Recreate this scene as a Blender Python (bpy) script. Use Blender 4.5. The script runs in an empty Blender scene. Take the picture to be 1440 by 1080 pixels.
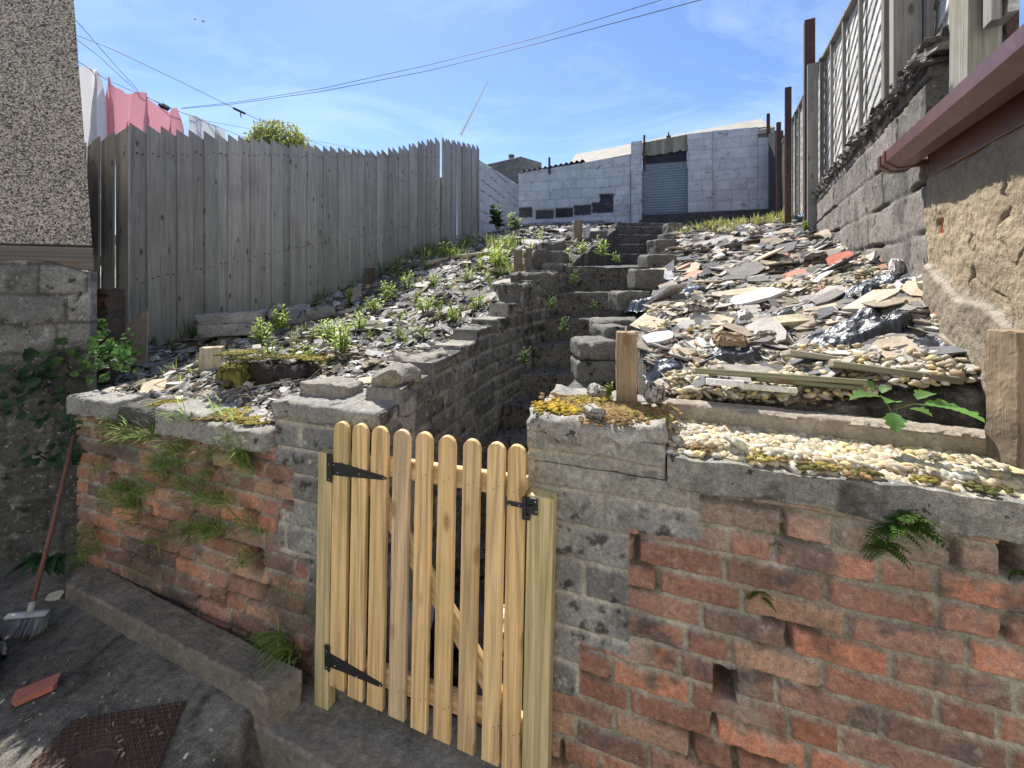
import bpy, math, random
import numpy as np
random.seed(7)
RNG = np.random.default_rng(11)
SC = bpy.context.scene
COL = SC.collection
rad = math.radians

# ------------------------------------------------------------------ camera, sky, sun
EYE = 1.75
FPX = 600.0
HZ = 388.0
cam_data = bpy.data.cameras.new('camera')
cam = bpy.data.objects.new('camera', cam_data)
COL.objects.link(cam)
cam.location = (0, 0, EYE)
cam.rotation_euler = (rad(90), 0, 0)
cam_data.sensor_width = 36
cam_data.lens = 15.0
cam_data.shift_y = -152.0 / 1440.0
cam_data.clip_start = 0.02
cam_data.clip_end = 12000
SC.camera = cam
SUN_AZ, SUN_EL = rad(-20), rad(54)
world = bpy.data.worlds.new('World')
SC.world = world
world.use_nodes = True
wn, wl = world.node_tree.nodes, world.node_tree.links
bg = wn['Background']
sky = wn.new('ShaderNodeTexSky')
sky.sky_type = 'NISHITA'
sky.sun_disc = False
sky.sun_elevation = SUN_EL
sky.sun_rotation = SUN_AZ
sky.dust_density = 0.35
sky.air_density = 1.0
sky.ozone_density = 2.5
tint = wn.new('ShaderNodeMix'); tint.data_type = 'RGBA'; tint.blend_type = 'MULTIPLY'
tint.inputs[0].default_value = 1
tint.inputs[7].default_value = (0.66, 0.735, 0.88, 1)
wl.new(sky.outputs[0], tint.inputs[6])
# thin cirrus: a little white mixed in by stretched noise in sky direction
tcw = wn.new('ShaderNodeTexCoord'); mpw = wn.new('ShaderNodeMapping')
mpw.inputs['Scale'].default_value = (1.2, 2.2, 3.6); mpw.inputs['Rotation'].default_value = (0.3, 0.5, 0.6)
wl.new(tcw.outputs['Generated'], mpw.inputs[0])
nzw = wn.new('ShaderNodeTexNoise'); nzw.inputs['Scale'].default_value = 1.6; nzw.inputs['Detail'].default_value = 7
nzw.inputs['Roughness'].default_value = 0.6; nzw.inputs['Distortion'].default_value = 0.8
wl.new(mpw.outputs[0], nzw.inputs['Vector'])
rpw = wn.new('ShaderNodeMapRange'); rpw.inputs[1].default_value = 0.46; rpw.inputs[2].default_value = 0.80
rpw.inputs[3].default_value = 0.0; rpw.inputs[4].default_value = 0.34
wl.new(nzw.outputs[0], rpw.inputs[0])
cl = wn.new('ShaderNodeMix'); cl.data_type = 'RGBA'
wl.new(rpw.outputs[0], cl.inputs[0]); wl.new(tint.outputs[2], cl.inputs[6])
cl.inputs[7].default_value = (6.2, 7.2, 8.6, 1)
wl.new(cl.outputs[2], bg.inputs[0])
bg.inputs[1].default_value = 0.093
sd = bpy.data.lights.new('sun', 'SUN')
sun = bpy.data.objects.new('sun', sd)
COL.objects.link(sun)
sd.energy = 4.1
sd.angle = rad(0.6)
sd.color = (1.0, 0.95, 0.87)
sun.rotation_euler = (rad(90) - SUN_EL, 0, math.pi - SUN_AZ)
SC.view_settings.view_transform = 'Standard'
SC.view_settings.look = 'None'
SC.view_settings.gamma = 1
SC.view_settings.exposure = 1.18
SC.cycles.max_bounces = 8
SC.cycles.diffuse_bounces = 5

# ------------------------------------------------------------------ numpy noise
_p = RNG.permutation(256)
PERM = np.concatenate([_p, _p, _p])
_g = RNG.normal(size=(256, 3)); GRAD = _g / np.linalg.norm(_g, axis=1)[:, None]
def perlin(x, y, z):
    x, y, z = np.broadcast_arrays(np.asarray(x, float), np.asarray(y, float), np.asarray(z, float))
    xi, yi, zi = np.floor(x).astype(int), np.floor(y).astype(int), np.floor(z).astype(int)
    xf, yf, zf = x - xi, y - yi, z - zi
    xi &= 255; yi &= 255; zi &= 255
    u, v, w = (t * t * t * (t * (t * 6 - 15) + 10) for t in (xf, yf, zf))
    def g(i, j, k):
        h = PERM[(PERM[(PERM[(xi + i) & 255] + yi + j) & 255] + zi + k) & 255]
        G = GRAD[h]
        return G[..., 0] * (xf - i) + G[..., 1] * (yf - j) + G[..., 2] * (zf - k)
    a = g(0, 0, 0) * (1 - u) + g(1, 0, 0) * u; b = g(0, 1, 0) * (1 - u) + g(1, 1, 0) * u
    c = g(0, 0, 1) * (1 - u) + g(1, 0, 1) * u; d = g(0, 1, 1) * (1 - u) + g(1, 1, 1) * u
    return ((a * (1 - v) + b * v) * (1 - w) + (c * (1 - v) + d * v) * w) * 1.5
def fbm(x, y, z=0.0, s=1.0, o=4, seed=0.0, r=0.5):
    t, a, n = 0.0, 1.0, 0.0
    for i in range(o):
        t = t + a * perlin(np.asarray(x) * s + seed * 7.31 + i * 3.7, np.asarray(y) * s + seed * 3.17 + i, np.asarray(z) * s + 0.5 + i * 1.3)
        n += a; a *= r; s *= 2.03
    return t / n
def sstep(a, b, x):
    t = np.clip((x - a) / (b - a), 0, 1)
    return t * t * (3 - 2 * t)
def mixc(c, d, f):
    return c * (1 - f[..., None]) + np.asarray(d, float) * f[..., None]

# ------------------------------------------------------------------ pixels of the survey photograph -> metres
def P(x, y, Y):
    return np.array([(x - 720) / FPX * Y, Y, EYE - (y - HZ) / FPX * Y])
class Line:
    """a vertical plane given by a plan line from a to b; u metres along, d metres out of it (to its right-hand side)"""
    def __init__(s, ax, ay, bx, by):
        s.p = np.array([ax, ay], float); v = np.array([bx - ax, by - ay], float)
        s.L = float(np.hypot(*v)); s.t = v / s.L; s.n = np.array([s.t[1], -s.t[0]])
    def at(s, u, z, d=0.0):
        u, z, d = np.broadcast_arrays(np.asarray(u, float), np.asarray(z, float), np.asarray(d, float))
        return np.stack([s.p[0] + s.t[0] * u + s.n[0] * d, s.p[1] + s.t[1] * u + s.n[1] * d, z], -1)
    def off(s, d):
        q = s.p + s.n * d
        return Line(q[0], q[1], q[0] + s.t[0] * s.L, q[1] + s.t[1] * s.L)
    def uz(s, x, y):
        a = (x - 720) / FPX
        Y = (s.p[0] * s.t[1] - s.p[1] * s.t[0]) / (a * s.t[1] - s.t[0])
        X = a * Y
        return ((X - s.p[0]) * s.t[0] + (Y - s.p[1]) * s.t[1], EYE - (y - HZ) / FPX * Y)

# ------------------------------------------------------------------ meshes
def link(name, me, mat=None, parent=None):
    o = bpy.data.objects.new(name, me)
    COL.objects.link(o)
    if mat and me is not None: me.materials.append(mat)
    if parent is not None: o.parent = parent
    return o
def tag(o, label=None, cat=None, group=None, kind=None):
    if label: o['label'] = label
    if cat: o['category'] = cat
    if group: o['group'] = group
    if kind: o['kind'] = kind
    return o
def thing(name, label, cat, loc, group=None):
    o = bpy.data.objects.new(name, None); COL.objects.link(o)
    o.location = tuple(float(v) for v in loc); o.empty_display_size = 0.05
    return tag(o, label, cat, group)
def mesh(name, V, F, col=None, gc=None, smooth=False):
    """V (n,3); F list of polygons or (m,k) array; col (n,3) or one colour; gc (n,3) grain coordinates"""
    me = bpy.data.meshes.new(name)
    V = np.asarray(V, np.float32).reshape(-1, 3)
    if isinstance(F, np.ndarray):
        m, k = F.shape
        me.vertices.add(len(V)); me.vertices.foreach_set('co', V.ravel())
        me.loops.add(m * k); me.loops.foreach_set('vertex_index', F.astype(np.int32).ravel())
        me.polygons.add(m)
        me.polygons.foreach_set('loop_start', np.arange(0, m * k, k, dtype=np.int32))
        me.polygons.foreach_set('loop_total', np.full(m, k, np.int32))
        me.update(calc_edges=True)
    else:
        me.from_pydata(V.tolist(), [], [list(map(int, f)) for f in F])
    if col is not None:
        c = np.ones((len(V), 4), np.float32); c[:, :3] = np.asarray(col)
        a = me.attributes.new('col', 'FLOAT_COLOR', 'POINT'); a.data.foreach_set('color', c.ravel())
    if gc is not None:
        a = me.attributes.new('gc', 'FLOAT_VECTOR', 'POINT'); a.data.foreach_set('vector', np.asarray(gc, np.float32).ravel())
    me.polygons.foreach_set('use_smooth', np.full(len(me.polygons), bool(smooth)))
    me.validate(verbose=False)
    return me
class MB:
    def __init__(s): s.V, s.F, s.C, s.G, s.n = [], [], [], [], 0
    def add(s, V, F, col=(0.5, 0.5, 0.5), gc=None):
        V = np.asarray(V, float).reshape(-1, 3)
        s.V.append(V); s.F += [[int(i) + s.n for i in f] for f in F]
        c = np.empty((len(V), 3)); c[:] = np.asarray(col); s.C.append(c)
        s.G.append(V.copy() if gc is None else np.asarray(gc, float)); s.n += len(V)
    def mesh(s, name, smooth=False):
        return mesh(name, np.concatenate(s.V), s.F, np.concatenate(s.C), np.concatenate(s.G), smooth)
    def build(s, name, mat, parent=None, smooth=False):
        return place(name, s.mesh(name, smooth), mat, parent)
BOXF = [[0, 3, 2, 1], [4, 5, 6, 7], [0, 1, 5, 4], [1, 2, 6, 5], [2, 3, 7, 6], [3, 0, 4, 7]]
def root_loc(o):
    v = np.zeros(3)
    while o is not None: v += np.array(o.location); o = o.parent
    return v
def place(name, me, mat, parent=None):
    """link a mesh made in world coordinates; a top-level one gets its origin at the middle of its base"""
    if parent is not None: T = root_loc(parent)
    else:
        c = np.empty(len(me.vertices) * 3, np.float32); me.vertices.foreach_get('co', c); c = c.reshape(-1, 3)
        T = (c.min(0) + c.max(0)) / 2; T[2] = c[:, 2].min()
    me.transform(__import__('mathutils').Matrix.Translation(tuple(float(-v) for v in T)))
    o = link(name, me, mat, parent)
    if parent is None: o.location = tuple(float(v) for v in T)
    return o
_rb = {}
def rbox_tpl(n):
    """lattice of a cube surface with n=(a,b,c) cells -> unit coords in [-1,1], faces"""
    if n in _rb: return _rb[n]
    idx, V, F = {}, [], []
    def vid(p):
        if p not in idx: idx[p] = len(V); V.append([2 * p[k] / n[k] - 1 for k in range(3)])
        return idx[p]
    for ax in range(3):
        a, b = (ax + 1) % 3, (ax + 2) % 3
        for side in (0, n[ax]):
            for i in range(n[a]):
                for j in range(n[b]):
                    q = []
                    for (di, dj) in ((0, 0), (1, 0), (1, 1), (0, 1)):
                        p = [0, 0, 0]; p[ax] = side; p[a] = i + di; p[b] = j + dj; q.append(vid(tuple(p)))
                    F.append(q if side else q[::-1])
    _rb[n] = (np.array(V), F)
    return _rb[n]
def rbox(size, bevel=0.01, cell=0.02, amp=0.004, nscale=12.0, seed=0.0, maxn=26, fine=0.0):
    """rounded, worn block centred on the origin: vertices, faces"""
    h = np.array(size, float) / 2
    n = tuple(int(max(2, min(maxn, round(2 * x / cell)))) for x in h)
    U, F = rbox_tpl(n)
    # push lattice lines towards the edges so that bevels get vertices
    W = U * h
    b = min(bevel, h.min() * 0.95)
    for k in range(3):
        if n[k] >= 4:
            e = 1 - 2.0 / n[k]
            m = np.abs(np.abs(U[:, k]) - e) < 1e-6
            W[m, k] = np.sign(U[m, k]) * max(h[k] - b, h[k] * 0.2)
    inner = np.clip(W, -(h - b), h - b)
    d = W - inner
    ln = np.linalg.norm(d, axis=1); ln[ln == 0] = 1
    nrm = d / ln[:, None]
    Wr = inner + nrm * b
    flat = (np.abs(d) > 1e-9).sum(1) <= 1
    Wr[flat] = W[flat]
    k = fbm(Wr[:, 0], Wr[:, 1], Wr[:, 2], nscale, 3, seed)
    k2 = fbm(Wr[:, 0], Wr[:, 1], Wr[:, 2], nscale, 3, seed + 5)
    k3 = fbm(Wr[:, 0], Wr[:, 1], Wr[:, 2], nscale, 3, seed + 9)
    edge = 1 + 1.5 * ((np.abs(d) > 1e-9).sum(1) >= 2)
    Wr = Wr + np.stack([k, k2, k3], 1) * (amp * 2 * edge)[:, None]
    if fine: Wr = Wr + nrm * (fbm(Wr[:, 0], Wr[:, 1], Wr[:, 2], 90, 2, seed + 3) * fine)[:, None]
    return Wr, F
def rot(rx=0, ry=0, rz=0):
    cx, sx, cy, sy, cz, sz = math.cos(rx), math.sin(rx), math.cos(ry), math.sin(ry), math.cos(rz), math.sin(rz)
    X = np.array([[1, 0, 0], [0, cx, -sx], [0, sx, cx]]); Y = np.array([[cy, 0, sy], [0, 1, 0], [-sy, 0, cy]])
    Z = np.array([[cz, -sz, 0], [sz, cz, 0], [0, 0, 1]])
    return Z @ Y @ X
def plank(mb, p, q, w, t, up=(0, 0, 1), col=(0.5, 0.4, 0.3), bevel=0.002, round_top=False, slant=0.0, seedv=None, foot=None):
    """board from p to q (length), width w across, thickness t; gc runs along the board"""
    p, q = np.asarray(p, float), np.asarray(q, float)
    L = q - p; ln = np.linalg.norm(L); L = L / ln
    up = np.asarray(up, float); A = np.cross(L, up)
    A /= np.linalg.norm(A); B = np.cross(A, L)
    if round_top:
        prof = [(-w / 2, 0), (w / 2, 0), (w / 2, ln - w / 2)] + [(w / 2 * math.cos(a), ln - w / 2 + w / 2 * math.sin(a)) for a in np.linspace(0.25, math.pi - 0.25, 9)] + [(-w / 2, ln - w / 2)]
    else:
        prof = [(-w / 2, 0), (w / 2, 0), (w / 2, ln - max(slant, 0)), (-w / 2, ln + min(slant, 0))]
    b = bevel; k = len(prof); C = np.mean(prof, 0)
    V, G, F = [], [], []
    off = RNG.random(3) * 50 if seedv is None else np.asarray(seedv)
    for (s, th) in ((1, -t / 2), (0, -t / 2 + b), (0, t / 2 - b), (1, t / 2)):
        for (x, y) in prof:
            dx, dy = (x - math.copysign(b, x) if abs(x) > b else x, min(max(y, b), ln) - (b if y > ln / 2 else 0)) if s else (x, y)
            V.append(p + A * dx + L * dy + B * th); G.append(off + np.array([dx, th, dy]))
    for r in range(3):
        for i in range(k):
            j = (i + 1) % k
            F.append([r * k + i, r * k + j, (r + 1) * k + j, (r + 1) * k + i])
    F.append(list(range(k))[::-1]); F.append([3 * k + i for i in range(k)])
    if foot is not None:
        low = (np.array([g[2] for g in G]) - off[2] < ln * 0.2)[:, None]; col = np.where(low, np.array(foot), np.array(col))
    mb.add(V, F, col, G)
def box(mb, c, size, R=None, col=(0.5, 0.5, 0.5)):
    h = np.array(size) / 2
    V = np.array([[-1, -1, -1], [1, -1, -1], [1, 1, -1], [-1, 1, -1], [-1, -1, 1], [1, -1, 1], [1, 1, 1], [-1, 1, 1]]) * h
    G = V + RNG.random(3) * 20
    if R is not None: V = V @ R.T
    mb.add(V + np.asarray(c), BOXF, col, G)
def tube(mb, pts, r, k=8, col=(0.1, 0.1, 0.1), cap=True):
    pts = [np.asarray(p, float) for p in pts]; n = len(pts)
    rs = r if hasattr(r, '__len__') else [r] * n
    V, F = [], []
    for i in range(n):
        T = pts[min(i + 1, n - 1)] - pts[max(i - 1, 0)]; T /= np.linalg.norm(T)
        A = np.cross(T, (0, 0, 1) if abs(T[2]) < 0.9 else (1, 0, 0)); A /= np.linalg.norm(A); B = np.cross(T, A)
        for j in range(k):
            a = 2 * math.pi * j / k
            V.append(pts[i] + (A * math.cos(a) + B * math.sin(a)) * rs[i])
    for i in range(n - 1):
        for j in range(k):
            F.append([i * k + j, i * k + (j + 1) % k, (i + 1) * k + (j + 1) % k, (i + 1) * k + j])
    if cap: F += [list(range(k))[::-1], [(n - 1) * k + j for j in range(k)]]
    mb.add(V, F, col)
def grid_faces(nu, nv, flip=False):
    i, j = np.meshgrid(np.arange(nu - 1), np.arange(nv - 1), indexing='ij')
    a = (i * nv + j).ravel()
    q = np.stack([a, a + nv, a + nv + 1, a + 1], 1)
    return q[:, ::-1].copy() if flip else q
def scatter(tpls, pos, R, scale, colors):
    """many copies of small templates merged into one mesh: tpls list of (V,F); R (n,3,3), scale (n,3)"""
    which = RNG.integers(0, len(tpls), len(pos))
    VV, FF, CC, n = [], [], [], 0
    for k, (tv, tf) in enumerate(tpls):
        m = which == k
        if not m.any(): continue
        V = np.einsum('nij,nvj->nvi', R[m], tv[None] * scale[m][:, None, :]) + pos[m][:, None, :]
        cnt = m.sum(); nv = len(tv)
        tf = np.asarray(tf)
        F = (tf[None] + (np.arange(cnt) * nv)[:, None, None]).reshape(-1, tf.shape[1]) + n
        VV.append(V.reshape(-1, 3)); FF.append(F); CC.append(np.repeat(colors[m], nv, 0)); n += cnt * nv
    return np.concatenate(VV), np.concatenate(FF), np.concatenate(CC)
def rotn(rz, tx, ty):
    n = len(rz); c, s = np.cos(rz), np.sin(rz); Z = np.zeros((n, 3, 3)); Z[:, 0, 0] = c; Z[:, 0, 1] = -s; Z[:, 1, 0] = s; Z[:, 1, 1] = c; Z[:, 2, 2] = 1
    c, s = np.cos(tx), np.sin(tx); X = np.zeros((n, 3, 3)); X[:, 0, 0] = 1; X[:, 1, 1] = c; X[:, 1, 2] = -s; X[:, 2, 1] = s; X[:, 2, 2] = c
    c, s = np.cos(ty), np.sin(ty); Y = np.zeros((n, 3, 3)); Y[:, 1, 1] = 1; Y[:, 0, 0] = c; Y[:, 0, 2] = s; Y[:, 2, 0] = -s; Y[:, 2, 2] = c
    return np.einsum('nij,njk,nkl->nil', X, Y, Z)

# ------------------------------------------------------------------ materials
def new_mat(name):
    m = bpy.data.materials.new(name); m.use_nodes = True
    return m, m.node_tree.nodes, m.node_tree.links, m.node_tree.nodes['Principled BSDF']
def MAT(name, color=None, coord='Object', stretch=(1, 1, 1), var=((6, 0.25), (40, 0.15)), spots=(), rough=0.9, rvar=0.0, spec=0.3, bump=((40, 0.004),), metallic=0.0, trans=0.0, vor=None, gain=1.0):
    m, N, L, bs = new_mat(name)
    if coord == 'gc':
        src = N.new('ShaderNodeAttribute'); src.attribute_name = 'gc'; so = src.outputs['Vector']
    else:
        src = N.new('ShaderNodeNewGeometry'); so = src.outputs['Position']
    mp = N.new('ShaderNodeMapping'); mp.inputs['Scale'].default_value = stretch; L.new(so, mp.inputs[0]); vec = mp.outputs[0]
    if color is None:
        a = N.new('ShaderNodeAttribute'); a.attribute_name = 'col'; cur = a.outputs['Color']
    else:
        r = N.new('ShaderNodeRGB'); r.outputs[0].default_value = (*color, 1); cur = r.outputs[0]
    def noise(scale, detail=6, ro=0.6):
        n = N.new('ShaderNodeTexNoise'); n.inputs['Scale'].default_value = scale; n.inputs['Detail'].default_value = detail
        n.inputs['Roughness'].default_value = ro; L.new(vec, n.inputs['Vector']); return n.outputs[0]
    if gain != 1.0:
        mx = N.new('ShaderNodeVectorMath'); mx.operation = 'SCALE'; L.new(cur, mx.inputs[0]); mx.inputs['Scale'].default_value = gain; cur = mx.outputs[0]
    for sc, amt in var:
        mr = N.new('ShaderNodeMapRange'); mr.inputs[1].default_value = 0.3; mr.inputs[2].default_value = 0.7
        mr.inputs[3].default_value = 1 - amt; mr.inputs[4].default_value = 1 + amt; L.new(noise(sc), mr.inputs[0])
        mx = N.new('ShaderNodeVectorMath'); mx.operation = 'SCALE'; L.new(cur, mx.inputs[0]); L.new(mr.outputs[0], mx.inputs['Scale']); cur = mx.outputs[0]
    if vor:
        vt = N.new('ShaderNodeTexVoronoi'); vt.inputs['Scale'].default_value = vor[0]; L.new(vec, vt.inputs['Vector'])
        sp = N.new('ShaderNodeSeparateColor'); L.new(vt.outputs['Color'], sp.inputs[0])
        mr = N.new('ShaderNodeMapRange'); mr.inputs[3].default_value = 1 - vor[1]; mr.inputs[4].default_value = 1 + vor[1]; L.new(sp.outputs[0], mr.inputs[0])
        mx = N.new('ShaderNodeVectorMath'); mx.operation = 'SCALE'; L.new(cur, mx.inputs[0]); L.new(mr.outputs[0], mx.inputs['Scale']); cur = mx.outputs[0]
    for (c, sc, th, soft, amt) in spots:
        mr = N.new('ShaderNodeMapRange'); mr.inputs[1].default_value = th; mr.inputs[2].default_value = th + soft
        mr.inputs[4].default_value = amt; L.new(noise(sc, 8, 0.65), mr.inputs[0])
        mx = N.new('ShaderNodeMix'); mx.data_type = 'RGBA'; L.new(mr.outputs[0], mx.inputs[0]); L.new(cur, mx.inputs[6]); mx.inputs[7].default_value = (*c, 1); cur = mx.outputs[2]
    L.new(cur, bs.inputs['Base Color'])
    bs.inputs['Roughness'].default_value = rough; bs.inputs['Specular IOR Level'].default_value = spec; bs.inputs['Metallic'].default_value = metallic
    nrm = None
    for sc, dist in bump:
        b = N.new('ShaderNodeBump'); b.inputs['Strength'].default_value = 1; b.inputs['Distance'].default_value = dist
        L.new(noise(sc, 5), b.inputs['Height'])
        if nrm: L.new(nrm, b.inputs['Normal'])
        nrm = b.outputs[0]
    if vor and len(vor) > 2:
        b = N.new('ShaderNodeBump'); b.inputs['Distance'].default_value = vor[2]; b.invert = True
        L.new(vt.outputs['Distance'], b.inputs['Height'])
        if nrm: L.new(nrm, b.inputs['Normal'])
        nrm = b.outputs[0]
    if nrm: L.new(nrm, bs.inputs['Normal'])
    if trans > 0:
        tr = N.new('ShaderNodeBsdfTranslucent'); L.new(cur, tr.inputs[0])
        ms = N.new('ShaderNodeMixShader'); ms.inputs[0].default_value = trans
        L.new(bs.outputs[0], ms.inputs[1]); L.new(tr.outputs[0], ms.inputs[2]); L.new(ms.outputs[0], N['Material Output'].inputs[0])
    return m
def WOOD(name, color=None, dark=0.45, ring=1.0, knots=True, rough=0.75, stain=None, bump=0.0015, knotcol=(0.16, 0.08, 0.03), knot_size=0.16):
    m, N, L, bs = new_mat(name)
    src = N.new('ShaderNodeAttribute'); src.attribute_name = 'gc'; gv = src.outputs['Vector']
    if color is None:
        a = N.new('ShaderNodeAttribute'); a.attribute_name = 'col'; cur = a.outputs['Color']
    else:
        r = N.new('ShaderNodeRGB'); r.outputs[0].default_value = (*color, 1); cur = r.outputs[0]
    def mapped(s):
        mp = N.new('ShaderNodeMapping'); mp.inputs['Scale'].default_value = s; L.new(gv, mp.inputs[0]); return mp.outputs[0]
    # cathedral rings: distorted long wave, plus fine fibre noise
    n0 = N.new('ShaderNodeTexNoise'); n0.inputs['Scale'].default_value = 1; n0.inputs['Detail'].default_value = 1; L.new(mapped((14, 14, 0.6)), n0.inputs['Vector'])
    ml = N.new('ShaderNodeMath'); ml.operation = 'MULTIPLY'; ml.inputs[1].default_value = 26 * ring; L.new(n0.outputs[0], ml.inputs[0])
    sn = N.new('ShaderNodeMath'); sn.operation = 'SINE'; L.new(ml.outputs[0], sn.inputs[0])
    n1 = N.new('ShaderNodeTexNoise'); n1.inputs['Scale'].default_value = 1; n1.inputs['Detail'].default_value = 6; n1.inputs['Roughness'].default_value = 0.7; L.new(mapped((170, 170, 4)), n1.inputs['Vector'])
    ad = N.new('ShaderNodeMath'); ad.operation = 'MULTIPLY_ADD'; ad.inputs[1].default_value = 0.07 * ring; L.new(sn.outputs[0], ad.inputs[0]); L.new(n1.outputs[0], ad.inputs[2])
    mr = N.new('ShaderNodeMapRange'); mr.inputs[1].default_value = 0.2; mr.inputs[2].default_value = 0.8; mr.inputs[3].default_value = 1 - dark; mr.inputs[4].default_value = 1 + dark * 0.45
    L.new(ad.outputs[0], mr.inputs[0])
    mx = N.new('ShaderNodeVectorMath'); mx.operation = 'SCALE'; L.new(cur, mx.inputs[0]); L.new(mr.outputs[0], mx.inputs['Scale']); cur = mx.outputs[0]
    if knots:
        v = N.new('ShaderNodeTexVoronoi'); v.inputs['Scale'].default_value = 1; L.new(mapped((11, 11, 4.5)), v.inputs['Vector'])
        k = N.new('ShaderNodeMapRange'); k.inputs[1].default_value = knot_size; k.inputs[2].default_value = knot_size * 0.45; k.inputs[3].default_value = 0; k.inputs[4].default_value = 0.75
        L.new(v.outputs['Distance'], k.inputs[0])
        kx = N.new('ShaderNodeMix'); kx.data_type = 'RGBA'; L.new(k.outputs[0], kx.inputs[0]); L.new(cur, kx.inputs[6]); kx.inputs[7].default_value = (*knotcol, 1); cur = kx.outputs[2]
    if stain:
        for (c, sc, th, soft, amt) in stain:
            g = N.new('ShaderNodeNewGeometry'); n = N.new('ShaderNodeTexNoise'); n.inputs['Scale'].default_value = sc; n.inputs['Detail'].default_value = 6; L.new(g.outputs['Position'], n.inputs['Vector'])
            q = N.new('ShaderNodeMapRange'); q.inputs[1].default_value = th; q.inputs[2].default_value = th + soft; q.inputs[4].default_value = amt; L.new(n.outputs[0], q.inputs[0])
            x = N.new('ShaderNodeMix'); x.data_type = 'RGBA'; L.new(q.outputs[0], x.inputs[0]); L.new(cur, x.inputs[6]); x.inputs[7].default_value = (*c, 1); cur = x.outputs[2]
    L.new(cur, bs.inputs['Base Color']); bs.inputs['Roughness'].default_value = rough; bs.inputs['Specular IOR Level'].default_value = 0.25
    b = N.new('ShaderNodeBump'); b.inputs['Distance'].default_value = bump; L.new(ad.outputs[0], b.inputs['Height']); L.new(b.outputs[0], bs.inputs['Normal'])
    return m
M = {}
M['brick'] = MAT('weathered_brickwork', gain=1.26, var=((9, 0.22), (70, 0.3), (260, 0.3)), spots=(((0.34, 0.32, 0.28), 34, 0.60, 0.06, 0.5), ((0.035, 0.035, 0.03), 6, 0.56, 0.16, 0.6), ((0.07, 0.09, 0.03), 5, 0.62, 0.12, 0.45)), bump=((180, 0.0025), (40, 0.004)))
M['block'] = MAT('weathered_concrete_block', gain=1.2, var=((7, 0.3), (60, 0.35), (300, 0.45)), spots=(((0.012, 0.012, 0.010), 15, 0.60, 0.04, 0.85), ((0.48, 0.47, 0.42), 42, 0.61, 0.05, 0.65), ((0.05, 0.05, 0.045), 3.5, 0.54, 0.2, 0.4), ((0.55, 0.54, 0.50), 9, 0.68, 0.03, 0.5)), bump=((240, 0.004), (60, 0.004)))
M['stone'] = MAT('grey_stone', var=((14, 0.25), (90, 0.25), (350, 0.15)), spots=(((0.40, 0.38, 0.30), 30, 0.64, 0.05, 0.5),), bump=((160, 0.003), (30, 0.004)))
M['rubble'] = MAT('broken_slate', var=((20, 0.25), (120, 0.2)), bump=((140, 0.002),), rough=0.8, spec=0.35)
M['pebble'] = MAT('pebble_stone', var=((60, 0.15), (240, 0.12)), bump=((200, 0.001),), rough=0.75)
M['soil'] = MAT('dark_soil', var=((8, 0.35), (50, 0.5), (220, 0.5)), bump=((120, 0.01), (25, 0.01)), spots=(((0.28, 0.25, 0.2), 60, 0.62, 0.04, 0.6),))
M['concrete'] = MAT('rough_concrete', gain=1.4, var=((5, 0.3), (40, 0.25), (260, 0.3)), spots=(((0.34, 0.32, 0.26), 55, 0.62, 0.05, 0.5), ((0.05, 0.06, 0.035), 4, 0.55, 0.15, 0.55)), bump=((200, 0.004), (45, 0.005)))
M['yard'] = MAT('dark_asphalt_yard', gain=1.6, var=((3, 0.4), (30, 0.4), (240, 0.5)), spots=(((0.30, 0.29, 0.26), 120, 0.70, 0.03, 0.6), ((0.02, 0.025, 0.015), 3, 0.56, 0.1, 0.5)), bump=((220, 0.006), (30, 0.006)))
M['dash'] = MAT('pebbledash_render', color=(0.33, 0.295, 0.255), var=((2, 0.08), (160, 0.35)), vor=(140, 0.9, 0.007), bump=((90, 0.006),))
M['white_wall'] = MAT('whitewashed_blockwork', var=((2.5, 0.12), (30, 0.12), (120, 0.08)), spots=(((0.20, 0.19, 0.17), 9, 0.62, 0.06, 0.5), ((0.25, 0.25, 0.24), 1.6, 0.55, 0.2, 0.35)), bump=((60, 0.006), (12, 0.01)))
M['render'] = MAT('sandy_cement_render', var=((4, 0.2), (40, 0.2), (250, 0.2)), spots=(((0.12, 0.10, 0.08), 12, 0.60, 0.08, 0.5),), bump=((150, 0.005), (30, 0.008)))
M['gate'] = WOOD('new_softwood', dark=0.55, ring=1.6, stain=(((0.30, 0.31, 0.12), 4, 0.56, 0.16, 0.30),), knotcol=(0.26, 0.14, 0.06), knot_size=0.20)
M['fence'] = WOOD('weathered_fence_wood', dark=0.55, ring=0.9, rough=0.9, stain=(((0.17, 0.17, 0.15), 2.2, 0.54, 0.2, 0.4), ((0.40, 0.39, 0.38), 5, 0.58, 0.15, 0.35)), bump=0.004, knotcol=(0.04, 0.035, 0.03), knot_size=0.17)
M['timber'] = WOOD('old_timber', dark=0.45, ring=1.0, rough=0.9, bump=0.003)
M['steps'] = MAT('dark_cast_concrete', var=((7, 0.3), (60, 0.5), (300, 0.6)), spots=(((0.008, 0.008, 0.007), 26, 0.55, 0.05, 0.8), ((0.36, 0.34, 0.29), 70, 0.66, 0.04, 0.6), ((0.03, 0.04, 0.015), 6, 0.58, 0.1, 0.6)), bump=((200, 0.006), (60, 0.006)))
M['steel'] = MAT('black_painted_iron', color=(0.018, 0.018, 0.02), var=((60, 0.2),), rough=0.5, spec=0.5, bump=((300, 0.0005),))
M['zinc'] = MAT('zinc_screw', color=(0.55, 0.55, 0.52), rough=0.35, metallic=0.9, bump=())
M['shutter'] = MAT('galvanised_shutter', color=(0.25, 0.29, 0.32), var=((8, 0.12), (60, 0.08)), rough=0.5, spec=0.5, bump=((60, 0.001),), spots=(((0.2, 0.15, 0.1), 14, 0.68, 0.05, 0.4),))
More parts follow.
